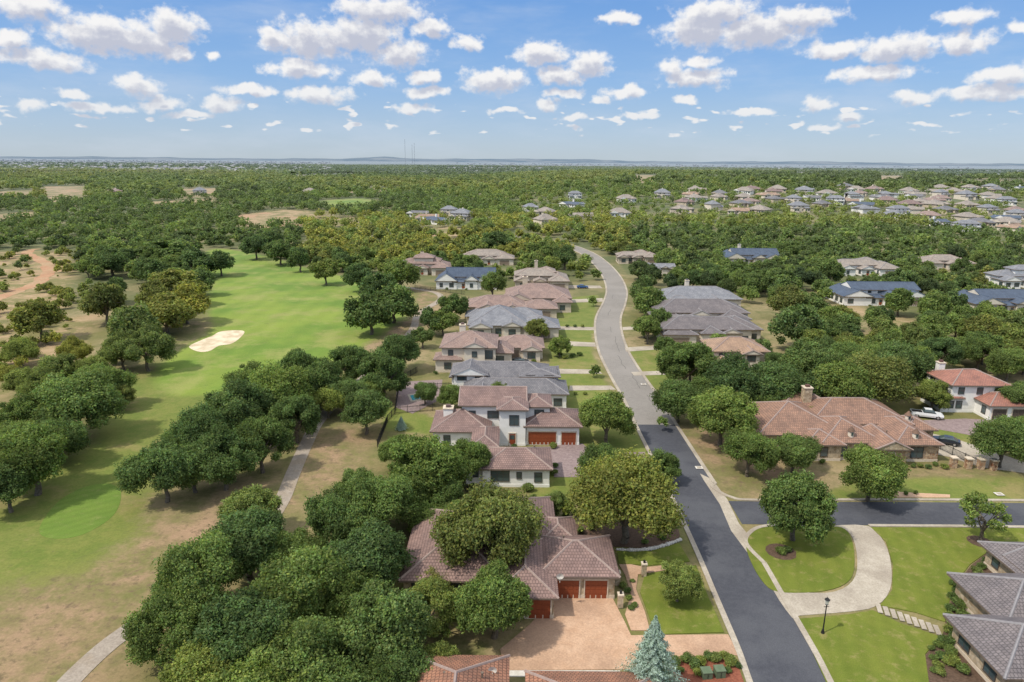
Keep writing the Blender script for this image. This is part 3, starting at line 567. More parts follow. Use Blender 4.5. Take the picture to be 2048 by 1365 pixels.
# towns on the horizon
b=MB(); rr=random.Random(5)
for i in range(1300):
    yy=rr.uniform(2300,9500); xx=rr.uniform(-.78,-.26)*yy if rr.random()<.68 else rr.uniform(-.1,.75)*yy
    if xx>-.26*yy: yy=rr.uniform(4200,9500)
    w=rr.uniform(10,26);d=rr.uniform(9,14);h=rr.uniform(5,10); b.box(xx,xx+w,yy,yy+d,0,h,rr.choice([0,1])); b.add([(xx-.5,yy-.5,h+.05),(xx+w+.5,yy-.5,h+.05),(xx+w+.5,yy+d+.5,h+.05),(xx-.5,yy+d+.5,h+.05),(xx+w*.3,yy+d/2,h+3),(xx+w*.7,yy+d/2,h+3)],[(0,1,5,4),(1,2,5),(2,3,4,5),(3,0,4)],2)
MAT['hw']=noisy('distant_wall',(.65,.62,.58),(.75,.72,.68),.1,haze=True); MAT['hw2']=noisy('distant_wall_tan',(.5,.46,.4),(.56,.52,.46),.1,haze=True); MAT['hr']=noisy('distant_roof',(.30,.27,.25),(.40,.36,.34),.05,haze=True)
o=obj('distant_town',b.mesh('distant_town',['hw','hw2','hr'])); o['kind']='stuff'; o['label']='pale far-off suburb houses spread near the horizon'; o['category']='town'
# ---------------------------------------------------------------- hills & masts
hv=[];hf=[];n=240; hx=np.linspace(-22000,22000,n)
for j,yy in enumerate((13000,15000,17000)):
    for i,x in enumerate(hx):
        e=45*math.exp(-((x+2600)/600)**2)+24*math.exp(-((x+1000)/900)**2)+28*math.exp(-((x-900)/1600)**2)+16*math.exp(-((x-7000)/3000)**2)+8*math.sin(x*.0013)+5*math.sin(x*.0041+1)+4*math.sin(x*.009)
        hv.append((x,yy+400*math.sin(x*.0007),(-5,max(e+40,8),-5)[j]))
for j in range(2):
    for i in range(n-1): a=j*n+i; hf.append((a,a+1,a+n+1,a+n))
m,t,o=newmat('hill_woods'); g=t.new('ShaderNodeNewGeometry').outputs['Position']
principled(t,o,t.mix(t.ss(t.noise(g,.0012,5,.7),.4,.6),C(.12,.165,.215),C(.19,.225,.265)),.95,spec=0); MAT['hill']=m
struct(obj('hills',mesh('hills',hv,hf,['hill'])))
for (u,ztop,yy) in ((811,225,6500),(825,180,6600),(829.5,190,6300)):
    q=G(u,330); x=q[0]*yy/q[1]; b=MB(); w=1.6; nseg=12
    for k in range(nseg):
        z0=ztop*k/nseg; z1=ztop*(k+1)/nseg; c=[(x-w,yy-w),(x+w,yy-w),(x,yy+w)]
        for i in range(3):
            a_,b_=c[i],c[(i+1)%3]; b.cyl((*a_,z0),(*a_,z1),.35,.35,4); b.cyl((*a_,z0),(*b_,z1),.2,.2,4)
    thing(obj('radio_mast',b.mesh('radio_mast',['hr'])),'slender lattice radio mast rising on the horizon','mast','radio masts')
# ---------------------------------------------------------------- foliage
def leafmat(name,c):
    m,t,o=newmat(name); at=t.new('ShaderNodeAttribute',attribute_name='tint'); oi=t.new('ShaderNodeObjectInfo')
    base=t.mix(oi.outputs['Random'],C(c[0]*.82,c[1]*.88,c[2]*1.0),C(c[0]*1.2,c[1]*1.16,c[2]*1.0))
    col=t.mix(1.0,base,at.outputs['Color'],'MULTIPLY'); col=hazed(t,col)
    d=t.new('ShaderNodeBsdfDiffuse'); tr=t.new('ShaderNodeBsdfTranslucent'); mx=t.new('ShaderNodeMixShader'); mx.inputs[0].default_value=.36
    tc_=t.mix(1.0,col,C(1.35,1.4,.8),'MULTIPLY')
    t.link(col,d.inputs[0]); t.link(tc_,tr.inputs[0]); t.link(d.outputs[0],mx.inputs[1]); t.link(tr.outputs[0],mx.inputs[2]); t.link(mx.outputs[0],o.inputs[0]); return m
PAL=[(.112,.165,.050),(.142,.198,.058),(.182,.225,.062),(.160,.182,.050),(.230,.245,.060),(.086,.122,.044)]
LM=[leafmat('oak_foliage_%s'%n,c) for n,c in zip(('dark','green','light','olive','gold','deep'),PAL)]
LM.append(leafmat('spruce_foliage',(.34,.43,.40))); LM.append(leafmat('woodland_foliage',(1,1,1)))
def rand_dirs(n): v=rng.normal(size=(n,3)); return v/np.linalg.norm(v,axis=1)[:,None]
def leaves(P,N,size,asp=.75):
    R=rand_dirs(len(P)); T=np.cross(N,R); T/=np.linalg.norm(T,axis=1)[:,None]+1e-9; B=np.cross(N,T)
    s=(size*rng.uniform(.6,1.3,len(P)))[:,None]*.5
    return np.stack([P-T*s*1.2,P-B*s*asp,P+T*s*1.2,P+B*s*asp],1)
def crown(nl,leafsize,count,flat=.78,lobr=(.26,.42),out=.68,core=True,loose=0.0):
    d=rand_dirs(nl*4); d=d[d[:,2]>-.5][:nl]; nl=len(d); c=d*rng.uniform(.25,1,(nl,1))**.45*out; c[:,2]*=flat
    c[:,0]*=rng.uniform(.82,1.12); c[:,1]*=rng.uniform(.82,1.12)
    lr=rng.uniform(*lobr,nl); lt=rng.uniform(.68,1.36,nl)
    w=lr**2; k=rng.choice(nl,count,p=w/w.sum()); dd=rand_dirs(count)
    bump=1+.15*np.sin(dd[:,0]*9+k)+.14*np.sin(dd[:,1]*11+k*2)+.12*np.sin(dd[:,2]*10+k)
    P=c[k]+dd*(lr[k]*bump*(rng.uniform(.72,1.1+loose,count)))[:,None]*np.array([1,1,.85])
    D=np.linalg.norm(P[:,None,:]-c[None],axis=2)/lr[None]; D[np.arange(count),k]=9; keep=D.min(1)>.62
    P,k,dd=P[keep],k[keep],dd[keep]
    N=dd*.7+rand_dirs(len(P))*.95+np.array([0,0,.45]); N/=np.linalg.norm(N,axis=1)[:,None]
    V=leaves(P,N,leafsize); col=lt[k]*rng.uniform(.6,1.45,len(P)); colr=np.stack([col*rng.uniform(.85,1.2,len(P)),col,col*rng.uniform(.75,1.3,len(P)),np.ones(len(P))],-1)
    if core:
        A=[];nu,nv=7,5
        th=np.linspace(0,2*np.pi,nu+1);ph=np.linspace(.15,np.pi-.15,nv+1)
        S=np.stack([np.outer(np.sin(ph),np.cos(th)),np.outer(np.sin(ph),np.sin(th)),np.outer(np.cos(ph),np.ones(nu+1))],-1)
        q=np.stack([S[:-1,:-1],S[1:,:-1],S[1:,1:],S[:-1,1:]],2).reshape(-1,4,3)
        for i in range(nl): A.append(c[i]+q*lr[i]*.6*np.array([1,1,.85]))
        A=np.concatenate(A); V=np.concatenate([V,A]); colr=np.concatenate([colr,np.tile([.8,.8,.75,1],(len(A),1))])
    return V,colr
def vmesh(name,V,colr,mat):
    n=len(V); return npmesh(name,V.reshape(-1,3),np.arange(n*4).reshape(n,4),np.repeat(colr,4,0),[mat])
NEAR=[vmesh('crown',*crown(nl,.046,50000,fl,lb,.84,True,.14),LM[0]) for nl,fl,lb in ((64,.80,(.09,.29)),(52,.72,(.10,.31)),(78,.86,(.08,.26)),(58,.75,(.09,.30)),(68,.95,(.08,.28)),(44,.8,(.12,.34)),(70,.9,(.07,.27)))]
MIDC=[vmesh('crown',*crown(nl,.085,11000,fl,(.11,.30),.82,True,.10),LM[0]) for nl,fl in ((44,.8),(36,.72),(50,.85),(40,.95),(48,.78))]
SPARSE=vmesh('crown',*crown(30,.07,4200,.9,(.12,.22),.9,False),LM[0])
SHR=[vmesh('foliage',*crown(9,.14,2600,.8,(.35,.5),.5),LM[0]) for _ in range(3)]
def cone():
    n=30000; z=rng.random(n)**1.25; th=rng.uniform(0,2*np.pi,n); tier=.78+.22*np.sin(z*60+3*np.sin(th*5)); r=(1-z)*tier*rng.uniform(.6,1.08,n)*(1+.18*np.sin(th*7+z*12)+.10*np.sin(th*3+z*5))
    P=np.stack([r*np.cos(th)*.42,r*np.sin(th)*.42,z],-1); N=np.stack([np.cos(th),np.sin(th),np.full(n,.6)],-1)+rand_dirs(n)*.8; N/=np.linalg.norm(N,axis=1)[:,None]
    V=leaves(P,N,.027,.4); c=rng.uniform(.5,1.55,n); return V,np.stack([c,c,c,np.ones(n)],-1)
SPR=vmesh('crown',*cone(),LM[6])
def trunk_mesh(k):
    r=random.Random(k); b=MB(); p=Vector((0,0,-.03)); rad=.075; pts=[p]
    for i in range(4):
        q=p+Vector((r.uniform(-.05,.05),r.uniform(-.05,.05),.2)); b.cyl(p,q,rad,rad*.86,8,0,False); p=q; rad*=.86
        pts.append(p)
    for i in range(7):
        a=2*math.pi*i/7+r.uniform(-.3,.3); s=pts[r.choice([2,3,4])]; e=Vector((.34*math.cos(a),.34*math.sin(a),r.uniform(.85,1.0))); e2=Vector((.68*math.cos(a+.2),.68*math.sin(a+.2),r.uniform(1.0,1.25)))
        b.cyl(s,e,.036,.024,6,0,False); b.cyl(e,e2,.024,.008,5,0,False)
        e3=e+Vector((r.uniform(-.2,.2),r.uniform(-.2,.2),.3)); b.cyl(e,e3,.018,.006,5,0,False)
    return b.mesh('trunk',['bark'])
TRK=[trunk_mesh(i) for i in range(4)]
TREES=[] # x,y,r,h,pal,explicit
def T(cu,cv,w,pal=0,k=1.0):
    z=4
    for _ in range(5):
        x,y=G(cu,cv,z); zc=y*cp+(H-z)*sp; wm=w/F*zc; h=min(max(wm*.92*k,3.2),12.5); z=h*.6
    TREES.append((x,y,wm/2,h,pal,1))
EX=[(400,1150,190,1),(345,1245,160,1),(495,1075,180,0),(600,1170,205,1),(480,1260,210,0),(400,1345,180,2),(600,1320,210,1),(735,1110,180,0),(765,1245,200,1),(800,1345,150,0),(690,1400,200,0),(500,1400,200,1),(665,1030,150,0),(585,1100,120,1),(690,1180,150,0),(350,1180,100,0),(880,1330,90,2),
(985,1055,205,3),(988,1195,172,0),(862,1215,125,2),(868,1160,80,3),(712,975,100,1),(500,1015,115,2),(760,1010,150,0),(850,1035,80,0),(905,1025,80,1),
(1252,985,212,3),(1205,925,110,0),(1330,930,70,0),(1215,825,118,1),(1445,822,135,1),(1375,725,115,0),(1360,790,105,0),(1325,845,30,0),(1358,1160,92,2),(1595,1005,155,0),(1500,895,115,0),(1590,895,100,1),(1745,935,135,1),(2010,880,110,0),(2040,860,90,0),(1110,1005,60,2),(1135,1015,40,2),
(325,935,140,0),(385,930,110,1),(445,915,130,0),(60,905,170,0),(10,960,130,0),(150,800,165,1),(105,870,120,0),(20,880,110,1),(240,790,60,3),(200,765,100,1),
(410,860,120,0),(470,815,140,1),(520,880,130,0),(560,780,130,1),(590,830,110,0),(640,760,110,0),(655,800,70,2),(730,815,105,1),(700,725,95,0),(765,745,105,0),(800,700,85,0),(850,780,55,1),(902,790,60,1),(850,930,160,0),(935,915,100,0),(795,900,85,0),(815,985,120,0),(880,985,100,0),(500,760,90,1),(595,735,90,0),(350,880,60,0),(690,780,90,1),
(1000,785,55,1),(650,538,60,2),(718,550,65,0),(740,620,110,0),(785,600,110,0),(760,575,80,0),(860,640,60,0),(905,610,70,0),(800,545,80,1),(510,490,55,0),(560,500,60,0),(600,515,55,0),(540,478,60,0),(845,670,50,1),(885,640,60,1),(985,565,60,1),(1075,655,50,3),(1120,690,45,1),(1190,740,30,0),(1185,600,25,1),
(75,630,100,3),(150,700,60,4),(210,600,90,3),(265,650,120,2),(330,620,130,4),(370,600,110,4),(290,690,100,2),(350,570,110,4),(240,700,80,2),(310,590,80,3),(400,560,60,1),(230,575,60,1),(120,740,90,2),(40,700,60,2),(50,760,70,2),(180,740,80,2),(330,500,120,0),(390,520,90,0),(300,540,70,0),(220,520,90,0),(440,520,60,0),
(1300,600,70,1),(1320,640,60,0),(1290,650,50,1),(1330,690,50,0),(1285,575,60,1),(1480,760,130,0),(1560,760,150,0),(1620,720,130,1),(1680,770,130,1),(1750,750,140,3),(1800,720,120,1),(1600,650,110,1),(1550,820,60,1),(1880,700,80,0),(1960,700,80,0),(2020,720,80,1),(1580,600,80,3),(1620,610,70,1),(1560,560,80,1),(1870,610,70,1),(1620,830,60,1),(2035,790,80,1),(1868,785,70,2),(1520,700,60,1),(990,480,75,0),(1090,500,60,1),(1130,510,55,1),(1850,740,80,0),(1540,790,90,0),(1640,790,80,1),(1440,690,60,1),(1660,540,60,0),(1800,560,60,1),(1800,600,60,0),(1900,600,60,1)]
for e in EX: T(*e)
def fill(q,s,r0,r1,pals,prob=1.0,hmul=1.0,free=False):
    q=GP(q); xa=[p[0] for p in q]; ya=[p[1] for p in q]
    gx,gy=np.meshgrid(np.arange(min(xa),max(xa),s),np.arange(min(ya),max(ya),s*.9)); 
    if free: gx=rng.uniform(min(xa),max(xa),gx.shape); gy=rng.uniform(min(ya),max(ya),gy.shape)
    gx=gx+((np.arange(gx.shape[0])%2)*s*.5)[:,None]+rng.uniform(-.36*s,.36*s,gx.shape); gy=gy+rng.uniform(-.36*s,.36*s,gy.shape)
    k=inside(q,gx,gy)&(rng.random(gx.shape)<prob)
    if free: k&=smooth_noise(gx,gy,7)+rng.normal(0,.3,gx.shape)>0
    for x,y in zip(gx[k],gy[k]):
        r=rng.uniform(r0,r1); TREES.append((x,y,r,min(r*rng.uniform(1.7,2.1)*hmul,12),int(rng.choice(pals)),0))
fill([(310,1250),(430,1150),(560,1090),(700,1080),(820,1130),(850,1300),(880,1450),(300,1480),(280,1400)],8.5,3.6,5.2,[0,1,1,2])
fill([(390,990),(430,930),(500,870),(600,810),(640,800),(600,850),(560,890),(510,950),(440,1000)],8.5,3.0,4.6,[0,1,1,3])
fill([(700,800),(800,750),(830,730),(810,800),(780,840),(720,835)],8,3.2,4.5,[0,1,2])
fill([(0,880),(100,820),(210,790),(200,850),(120,920),(40,1010),(-60,1060)],10,3.0,4.8,[0,1,2,1],.8)
fill([(60,790),(200,670),(300,630),(400,620),(400,660),(330,700),(250,770),(150,810),(0,840)],10.5,2.6,4.6,[1,2,3,4,2],.65)
fill([(-60,760),(60,700),(150,660),(100,750),(0,800)],8,1.4,3.2,[2,3,4],.6,1,True)
fill([(-60,520),(160,500),(180,620),(90,700),(-60,800)],4.2,.6,2.6,[2,3,3,4,2],.75,.85,True)
fill([(100,520),(200,540),(220,600),(160,640),(110,620)],6,1.5,3.4,[2,3,1],.6,.9,True)
fill([(1545,700),(1700,650),(1850,685),(2120,705),(2120,760),(1990,745),(1880,750),(1840,800),(1840,830),(1560,815),(1545,760)],8.6,3.4,5.4,[0,1,1,3,2])
fill([(1270,520),(1660,520),(1660,620),(1540,620),(1400,590),(1280,580)],8.6,3.2,4.8,[0,1,1,5])
fill([(1660,520),(2120,520),(2120,650),(1860,655),(1660,610)],9,2.8,4.4,[0,1,1,5,3],.85,.85)
fill([(1280,600),(1330,600),(1330,700),(1290,700)],9,3,4.2,[0,1])
fill([(1360,740),(1420,740),(1430,840),(1380,840)],9,4,5,[0,1],.7)
fill([(1860,650),(2120,655),(2120,700),(1860,690)],9,3.4,5.0,[0,1,1])
fill([(170,500),(430,515),(420,560),(380,590),(250,570),(170,560)],10.5,3.6,5.4,[0,1,1])
fill([(600,540),(860,520),(860,500),(600,500)],9,3.2,5,[3,4,2,2])
fill([(720,600),(860,600),(900,640),(860,700),(800,720),(820,650)],12,3,4.3,[0,1],.45)
fill([(1430,940),(1440,880),(1640,840),(1900,760),(1900,740),(1500,780),(1420,850)],12,3.3,4.5,[0,1,2],.35)
fill([(1240,500),(1290,520),(1270,600),(1262,560)],10,3,4.4,[1,2,3],.7)
fill([(1000,500),(1140,490),(1160,560),(1110,560)],10,3,4.4,[1,2,3],.65)
fill([(950,560),(1100,540),(1130,620),(1120,700),(1100,760),(850,800),(830,740)],14,2.2,3.6,[0,1,2],.5)
# broad woodland
gen=[]
for (ya,yb,s,r0,r1) in ((290,800,8.2,2.4,5.4),(800,1700,11.5,3.4,6.8),(1700,5200,26,6,13)):
    gy,gx=np.meshgrid(np.arange(ya,yb,s*.9),np.arange(-.80*yb-30,.80*yb+30,s),indexing='ij')
    gx=gx+((np.arange(gx.shape[0])%2)*s*.5)[:,None]+rng.uniform(-.55*s,.55*s,gx.shape); gy=gy+rng.uniform(-.55*s,.55*s,gy.shape)
    k=(np.abs(gx)<.79*gy+25); gx,gy=gx[k],gy[k]
    nz=smooth_noise(gx,gy,55+gy*.05)+.5*smooth_noise(gx+500,gy,17)
    k=(nz>-.55)|(rng.random(gx.shape)<.30); k&=rng.random(gx.shape)<.92
    k&=~((gx<-.30*gy)&(gy>2100)&(rng.random(gx.shape)<.6))
    if ya>500: k&=(smooth_noise(gx+900,gy*.6,230)>-.42)|(rng.random(gx.shape)<.12)
    gx,gy=gx[k],gy[k]
    r=r0+(r1-r0)*rng.random(gx.shape)**1.3; h=np.clip(r*rng.uniform(1.4,1.9,gx.shape),3.5,12); gen.append(np.stack([gx,gy,r,h,np.full(gx.shape,-1.),np.zeros(gx.shape)],-1))
ALL=np.concatenate([np.array(TREES,float)]+gen)
X_,Y_,Rr=ALL[:,0],ALL[:,1],ALL[:,2].copy(); ex=ALL[:,5]>.5; keep=np.ones(len(ALL),bool)
nf=~ex
for i,(a,b_,c,d) in enumerate(RECTS):
    keep&=~(nf&(X_>a-Rr*.75)&(X_<b_+Rr*.75)&(Y_>c-Rr*.9)&(Y_<d+Rr*.6))
    if c>225 or BACK<=i<BACK2: keep&=~(nf&(X_*c/Y_>a)&(X_*c/Y_<b_)&(Y_>c-.075*c)&(Y_<d))
hzm=np.zeros(len(ALL),bool)
for q in hz: hzm|=inside(q,X_,Y_*1.03)
keep&=~(nf&hzm&(rng.random(len(ALL))<.24)); ALL[:,2]=np.where(hzm&nf,Rr*.85,Rr); ALL[:,3]=np.where(hzm&nf,np.minimum(ALL[:,3]*.75,6.0),ALL[:,3])
for (x,y) in far_: keep&=~(nf&(np.abs(X_-x)<9)&(Y_<y+8)&(Y_>y-18))
rd=segdist(RC,X_,Y_); keep&=~(nf&(rd<4.2+Rr*.8)); keep&=~(nf&(segdist(CP,X_,Y_)<1.5+Rr*.5)); keep&=~(nf&(segdist(SS,X_,Y_)<5+Rr*.6))
dd=sdf(fair,X_,Y_); keep&=~(nf&(dd<Rr*.6)); dd=sdf(rough,X_,Y_); keep&=~(nf&(dd<Rr*.1)&(Y_<250)&(ALL[:,4]<0))
keep&=~(nf&(sdf(fgreen,X_,Y_)<Rr))
for q in clear+dirtz[2:]: keep&=~(nf&(sdf(q,X_,Y_)<Rr*.2+2))
keep&=~(nf&(sdf(dirtz[0],X_,Y_)<0)&(Rr>2.8))
keep&=~(nf&(segdist(dt,X_,Y_)<3.5))
keep&=~(nf&(sdf(GP([(600,880),(660,845),(760,850),(720,980),(600,1000),(560,1010)]),X_,Y_)<1))
EXP=ALL[ex]; near=(nf)&(Y_<420); ii=np.where(near&keep)[0]
D=np.hypot(X_[ii][:,None]-EXP[:,0][None],Y_[ii][:,None]-EXP[:,1][None]); bad=(D<(EXP[:,2][None]*.6+Rr[ii][:,None]*.6)).any(1); keep[ii[bad]]=False
ALL=ALL[keep]; hzm=hzm[keep]
uvw=np.array([proj(a[0],a[1],a[3]*.5) for a in ALL]); U_,V_,Wd=uvw.T
# leaf palette varies in noise belts; cloud shade and sunlit band painted in below
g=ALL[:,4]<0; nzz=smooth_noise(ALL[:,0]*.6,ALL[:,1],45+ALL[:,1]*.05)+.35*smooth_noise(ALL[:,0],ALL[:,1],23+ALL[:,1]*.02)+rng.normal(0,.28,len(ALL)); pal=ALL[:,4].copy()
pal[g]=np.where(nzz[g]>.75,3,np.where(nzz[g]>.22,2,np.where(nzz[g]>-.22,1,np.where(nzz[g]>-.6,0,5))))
yel=g&(V_>425)&(V_<520)&(U_>560)&(U_<1260); pal[yel]=rng.choice([4,2,3,4,2,1],yel.sum())  # golden leaf mix paints in the sunlit band between cloud shadows
cloud_shade=g&(((V_>405)&(V_<520)&(U_<600))|((V_>392)&(V_<425)&(U_<880))|((V_>450)&(V_<600)&(U_>1260))); pal[cloud_shade]=rng.choice([5,5,0,0,1],cloud_shade.sum())  # cloud shadows put into the leaf colour as a darker palette
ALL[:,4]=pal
infr=(U_>-60)&(U_<2108)&(V_<1480)
score=np.where(infr,ALL[:,2]/Wd,0); order=np.argsort(-score); ind=order[:296]; rest=order[296:]
LBL=["dark green live oak with dense rounded crown","green oak with broad crown over dry grass","light green oak with full leafy crown","olive oak with thick spreading crown","golden yellow green oak with bright crown","deep green oak with shaded crown"]
def tree(x,y,r,h,palk,crownme,label,nm='oak_tree',cat='tree',kz=1.0,grp='oak trees of the neighbourhood'):
    E=bpy.data.objects.new(nm,None); E.location=(x,y,TZ(x,y)); E.rotation_euler=(0,0,random.uniform(0,6.28)); link(E); thing(E,label,cat,grp)
    rz=min(r*.9,h*.52)*kz; cz=h-rz*.95
    th=cz*.98; obj('trunk',TRK[random.randrange(4)],E,(0,0,0),0,(r*random.uniform(.8,1.1),r,th))
    c=obj('crown',crownme,E,(0,0,cz),random.uniform(0,6.28),(r*random.uniform(.92,1.12),r*random.uniform(.92,1.12),rz*random.uniform(1.05,1.25)))
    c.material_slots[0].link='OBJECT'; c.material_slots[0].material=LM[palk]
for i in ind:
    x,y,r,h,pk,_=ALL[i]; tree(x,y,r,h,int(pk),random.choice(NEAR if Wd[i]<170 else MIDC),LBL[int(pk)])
print('individual',len(ind),'rest',len(rest))
x,y=G(1960,1085); tree(x,y,3.7,7.4,1,SPARSE,'young oak with thin open crown over a painted shade disc')
sheet('dark_tree_disc',[(x+1.6*math.cos(a*.5),y+1.6*math.sin(a*.5)) for a in range(12)],.115,'mulch');  # dark disc painted on the lawn for the shade beneath this tree
x,y=G(1562,1105); sheet('dark_tree_disc',[(x+2*math.cos(a*.5),y+2*math.sin(a*.5)) for a in range(12)],.115,'mulch')  # dark disc around the trunk base
x,y=G(1300,1400); E=bpy.data.objects.new('blue_spruce',None); E.location=(x,y,0); link(E); thing(E,'silvery blue spruce standing beside the tan driveway','tree')
b=MB(); b.cyl((0,0,0),(0,0,6),.18,.04,8); obj('trunk',b.mesh('trunk',['bark']),E); obj('crown',SPR,E,(0,0,.3),0,(8.8,8.8,9.0))
x,y=G(803,860); E=bpy.data.objects.new('blue_spruce',None); E.location=(x,y,0); link(E); thing(E,'small pale blue conifer on a back lawn','tree')
b=MB(); b.cyl((0,0,0),(0,0,2),.08,.03,8); obj('trunk',b.mesh('trunk',['bark']),E); obj('crown',SPR,E,(0,0,.2),0,(3,3,2.6))
A=ALL[rest]; A=A[(np.abs(A[:,0])<A[:,1]*.86+40)]
Dv=np.hypot(A[:,0],A[:,1]); parts=[];cols=[]
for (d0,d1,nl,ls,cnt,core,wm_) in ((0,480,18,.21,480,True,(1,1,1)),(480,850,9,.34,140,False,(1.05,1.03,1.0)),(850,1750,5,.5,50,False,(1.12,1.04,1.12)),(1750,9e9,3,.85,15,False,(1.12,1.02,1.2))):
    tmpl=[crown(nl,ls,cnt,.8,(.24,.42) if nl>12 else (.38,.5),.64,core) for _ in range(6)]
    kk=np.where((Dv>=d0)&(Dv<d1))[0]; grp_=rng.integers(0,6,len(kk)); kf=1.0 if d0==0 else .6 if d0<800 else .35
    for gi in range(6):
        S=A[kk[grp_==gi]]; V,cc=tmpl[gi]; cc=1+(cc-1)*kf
        if len(S)==0: continue
        th=rng.uniform(0,6.28,len(S)); c_,s_=np.cos(th),np.sin(th)
        vx=V[None,...,0]*c_[:,None,None]-V[None,...,1]*s_[:,None,None]; vy=V[None,...,0]*s_[:,None,None]+V[None,...,1]*c_[:,None,None]
        rz=np.minimum(S[:,2]*.9,S[:,3]*.52)*1.15
        P=np.stack([vx*S[:,2,None,None]+S[:,0,None,None],vy*S[:,2,None,None]+S[:,1,None,None],V[None,...,2]*rz[:,None,None]+(S[:,3]-rz*.85+tz(S[:,0],S[:,1]))[:,None,None]],-1)
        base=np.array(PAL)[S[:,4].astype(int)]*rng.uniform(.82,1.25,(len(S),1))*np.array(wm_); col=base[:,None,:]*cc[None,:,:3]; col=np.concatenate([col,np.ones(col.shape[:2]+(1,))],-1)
        parts.append(P.reshape(-1,4,3).astype(np.float32)); cols.append(col.reshape(-1,4).astype(np.float32))
V=np.concatenate(parts); cc=np.concatenate(cols); print('woodland quads',len(V))
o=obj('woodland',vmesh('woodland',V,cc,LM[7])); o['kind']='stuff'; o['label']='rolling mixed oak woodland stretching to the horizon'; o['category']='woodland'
# ---------------------------------------------------------------- shrubs
def shrub(x,y,r,pk=None):
    E=obj('shrub',random.choice(SHR),None,(x,y,r*.6),random.uniform(0,6.28),(r,r,r*.85)); E.material_slots[0].link='OBJECT'; E.material_slots[0].material=LM[pk if pk is not None else random.choice([0,1,1,2])]
    thing(E,'rounded leafy garden shrub in a planting bed','shrub','garden shrubs')
ns=0
for (u,v,r) in [(1905,1200,.8),(1912,1185,.7),(1900,1222,.7),(1918,1215,.9),(1930,1180,.8),(1950,1150,.9),(1975,1130,.9),(1995,1118,.8),(1862,1300,.5),(1866,1320,.5),(1868,1345,.5),(1876,1295,.6),(1885,1320,.8),(1900,1330,.9),(1925,1345,.8),(1890,1290,.9),(1905,1170,.6),(2010,1105,.8),(1898,1240,.8),(1906,1255,.9),(1895,1265,.7),(1925,1235,.8),(1940,1165,.7),(1918,1165,.6),(1962,1138,.7),(1900,1310,.8),(1875,1335,.6),(1880,1350,.7),(1910,1280,.8),(1925,1200,.8),
  (1045,965,.8),(1060,960,.9),(1075,958,.8),(1090,955,.8),(1108,950,.9),(1110,935,.7),(1055,975,.7),(1825,935,.6),(1840,935,.6),(1856,938,.7),(1870,932,.6),(1888,938,.8),(1800,940,.6),(1760,985,.6),(1785,990,.6),(1810,990,.5),(1830,988,.5),(1780,975,.5),
  (1560,1110,.9),(1575,1105,.7),(1255,1185,.5),(1258,1200,.5),(1262,1220,.5),(1245,1175,.6),(1268,1215,.5),(1265,1165,.4),(1160,1065,.7),(1180,1060,.8),(1150,1075,.6),(1290,1088,.6),(1325,1080,.6),
  (1400,1330,.8),(1385,1335,.9),(1430,1322,.8),(1460,1330,.8),(1350,1330,.7),(1475,1335,.5),(1370,1322,.8),(1415,1318,.7),(1448,1318,.7),(1395,1350,.6),(1360,1345,.6),(1455,1345,.5),(1130,718,.9),(1145,715,.9),(1160,712,.9),(1120,712,.8),(1150,655,.8),(1165,655,.8),(1135,655,.8),(1150,790,.6),(1170,790,.6),(1065,1000,.8),(1085,1010,.7),(1130,1035,.8),(1150,1030,.7)]:
    x,y=G(u,v); shrub(x,y,r)
for (a,b_,c,d) in RECTS:
    for k in range(3):
        if ns>150: break
        if random.random()<.6:
            x=a+(b_-a)*random.random(); y=c-random.uniform(.9,1.5)
            if any(q[0]-.5<x<q[1]+.5 and q[2]-.5<y<q[3]+.5 for q in RECTS): continue
            if random.random()<.5 or c<80: continue
            shrub(x,y,random.uniform(.6,1.1)); ns+=1
# ---------------------------------------------------------------- street furniture
x,y=G(1645,1268); L0=bpy.data.objects.new('street_lamp',None); L0.location=(x,y,.1); link(L0); thing(L0,'black iron lamp post with lantern on a green lawn','street lamp')
b=MB(); b.cyl((0,0,0),(0,0,.5),.2,.1,10); b.cyl((0,0,.5),(0,0,3.6),.075,.055,10); b.cyl((0,0,3.6),(0,0,3.68),.16,.16,10); b.box(-.3,.3,-.025,.025,3.3,3.35); obj('post',b.mesh('post',['iron']),L0)
b=MB(); b.cyl((0,0,3.68),(0,0,4.2),.15,.26,6); la=obj('lantern',b.mesh('lantern',['lantern']),L0)
b=MB(); b.cyl((0,0,4.2),(0,0,4.45),.32,.06,6); b.cyl((0,0,4.45),(0,0,4.62),.03,.01,6); obj('lantern_cap',b.mesh('lantern_cap',['iron']),la)
for i in range(9):
    u=1758+i*14.5; v=1219+i*5.4; x,y=G(u,v); b=MB(); b.box(-.26,.26,-.85,.85,0,.06)
    thing(obj('stepping_stone',b.mesh('stepping_stone',['concrete']),None,(x,y,.1),-.3),'pale rectangular stepping slab laid in lawn','paving slab','stepping stones')
for (u,v,w,h) in ((1412,1354,.95,.7),(1438,1352,.95,.8)):
    x,y=G(u,v); b=MB(); b.box(-w/2,w/2,-.45,.45,0,h); b.box(-w/2-.04,w/2+.04,-.49,.49,h,h+.08); b.box(-.02,.02,-.48,-.45,.1,h-.1,1)
    thing(obj('utility_box',b.mesh('utility_box',['utility','iron']),None,(x,y,.05),.1),'green metal transformer box on a planted bed','utility box','utility boxes')
sheet('planting_bed',GP([(1335,1318),(1470,1315),(1500,1400),(1330,1400)]),.055,'redbed'); sheet('planting_bed',GP([(1000,1342),(1240,1342),(1240,1356),(1000,1354)]),.05,'rock')
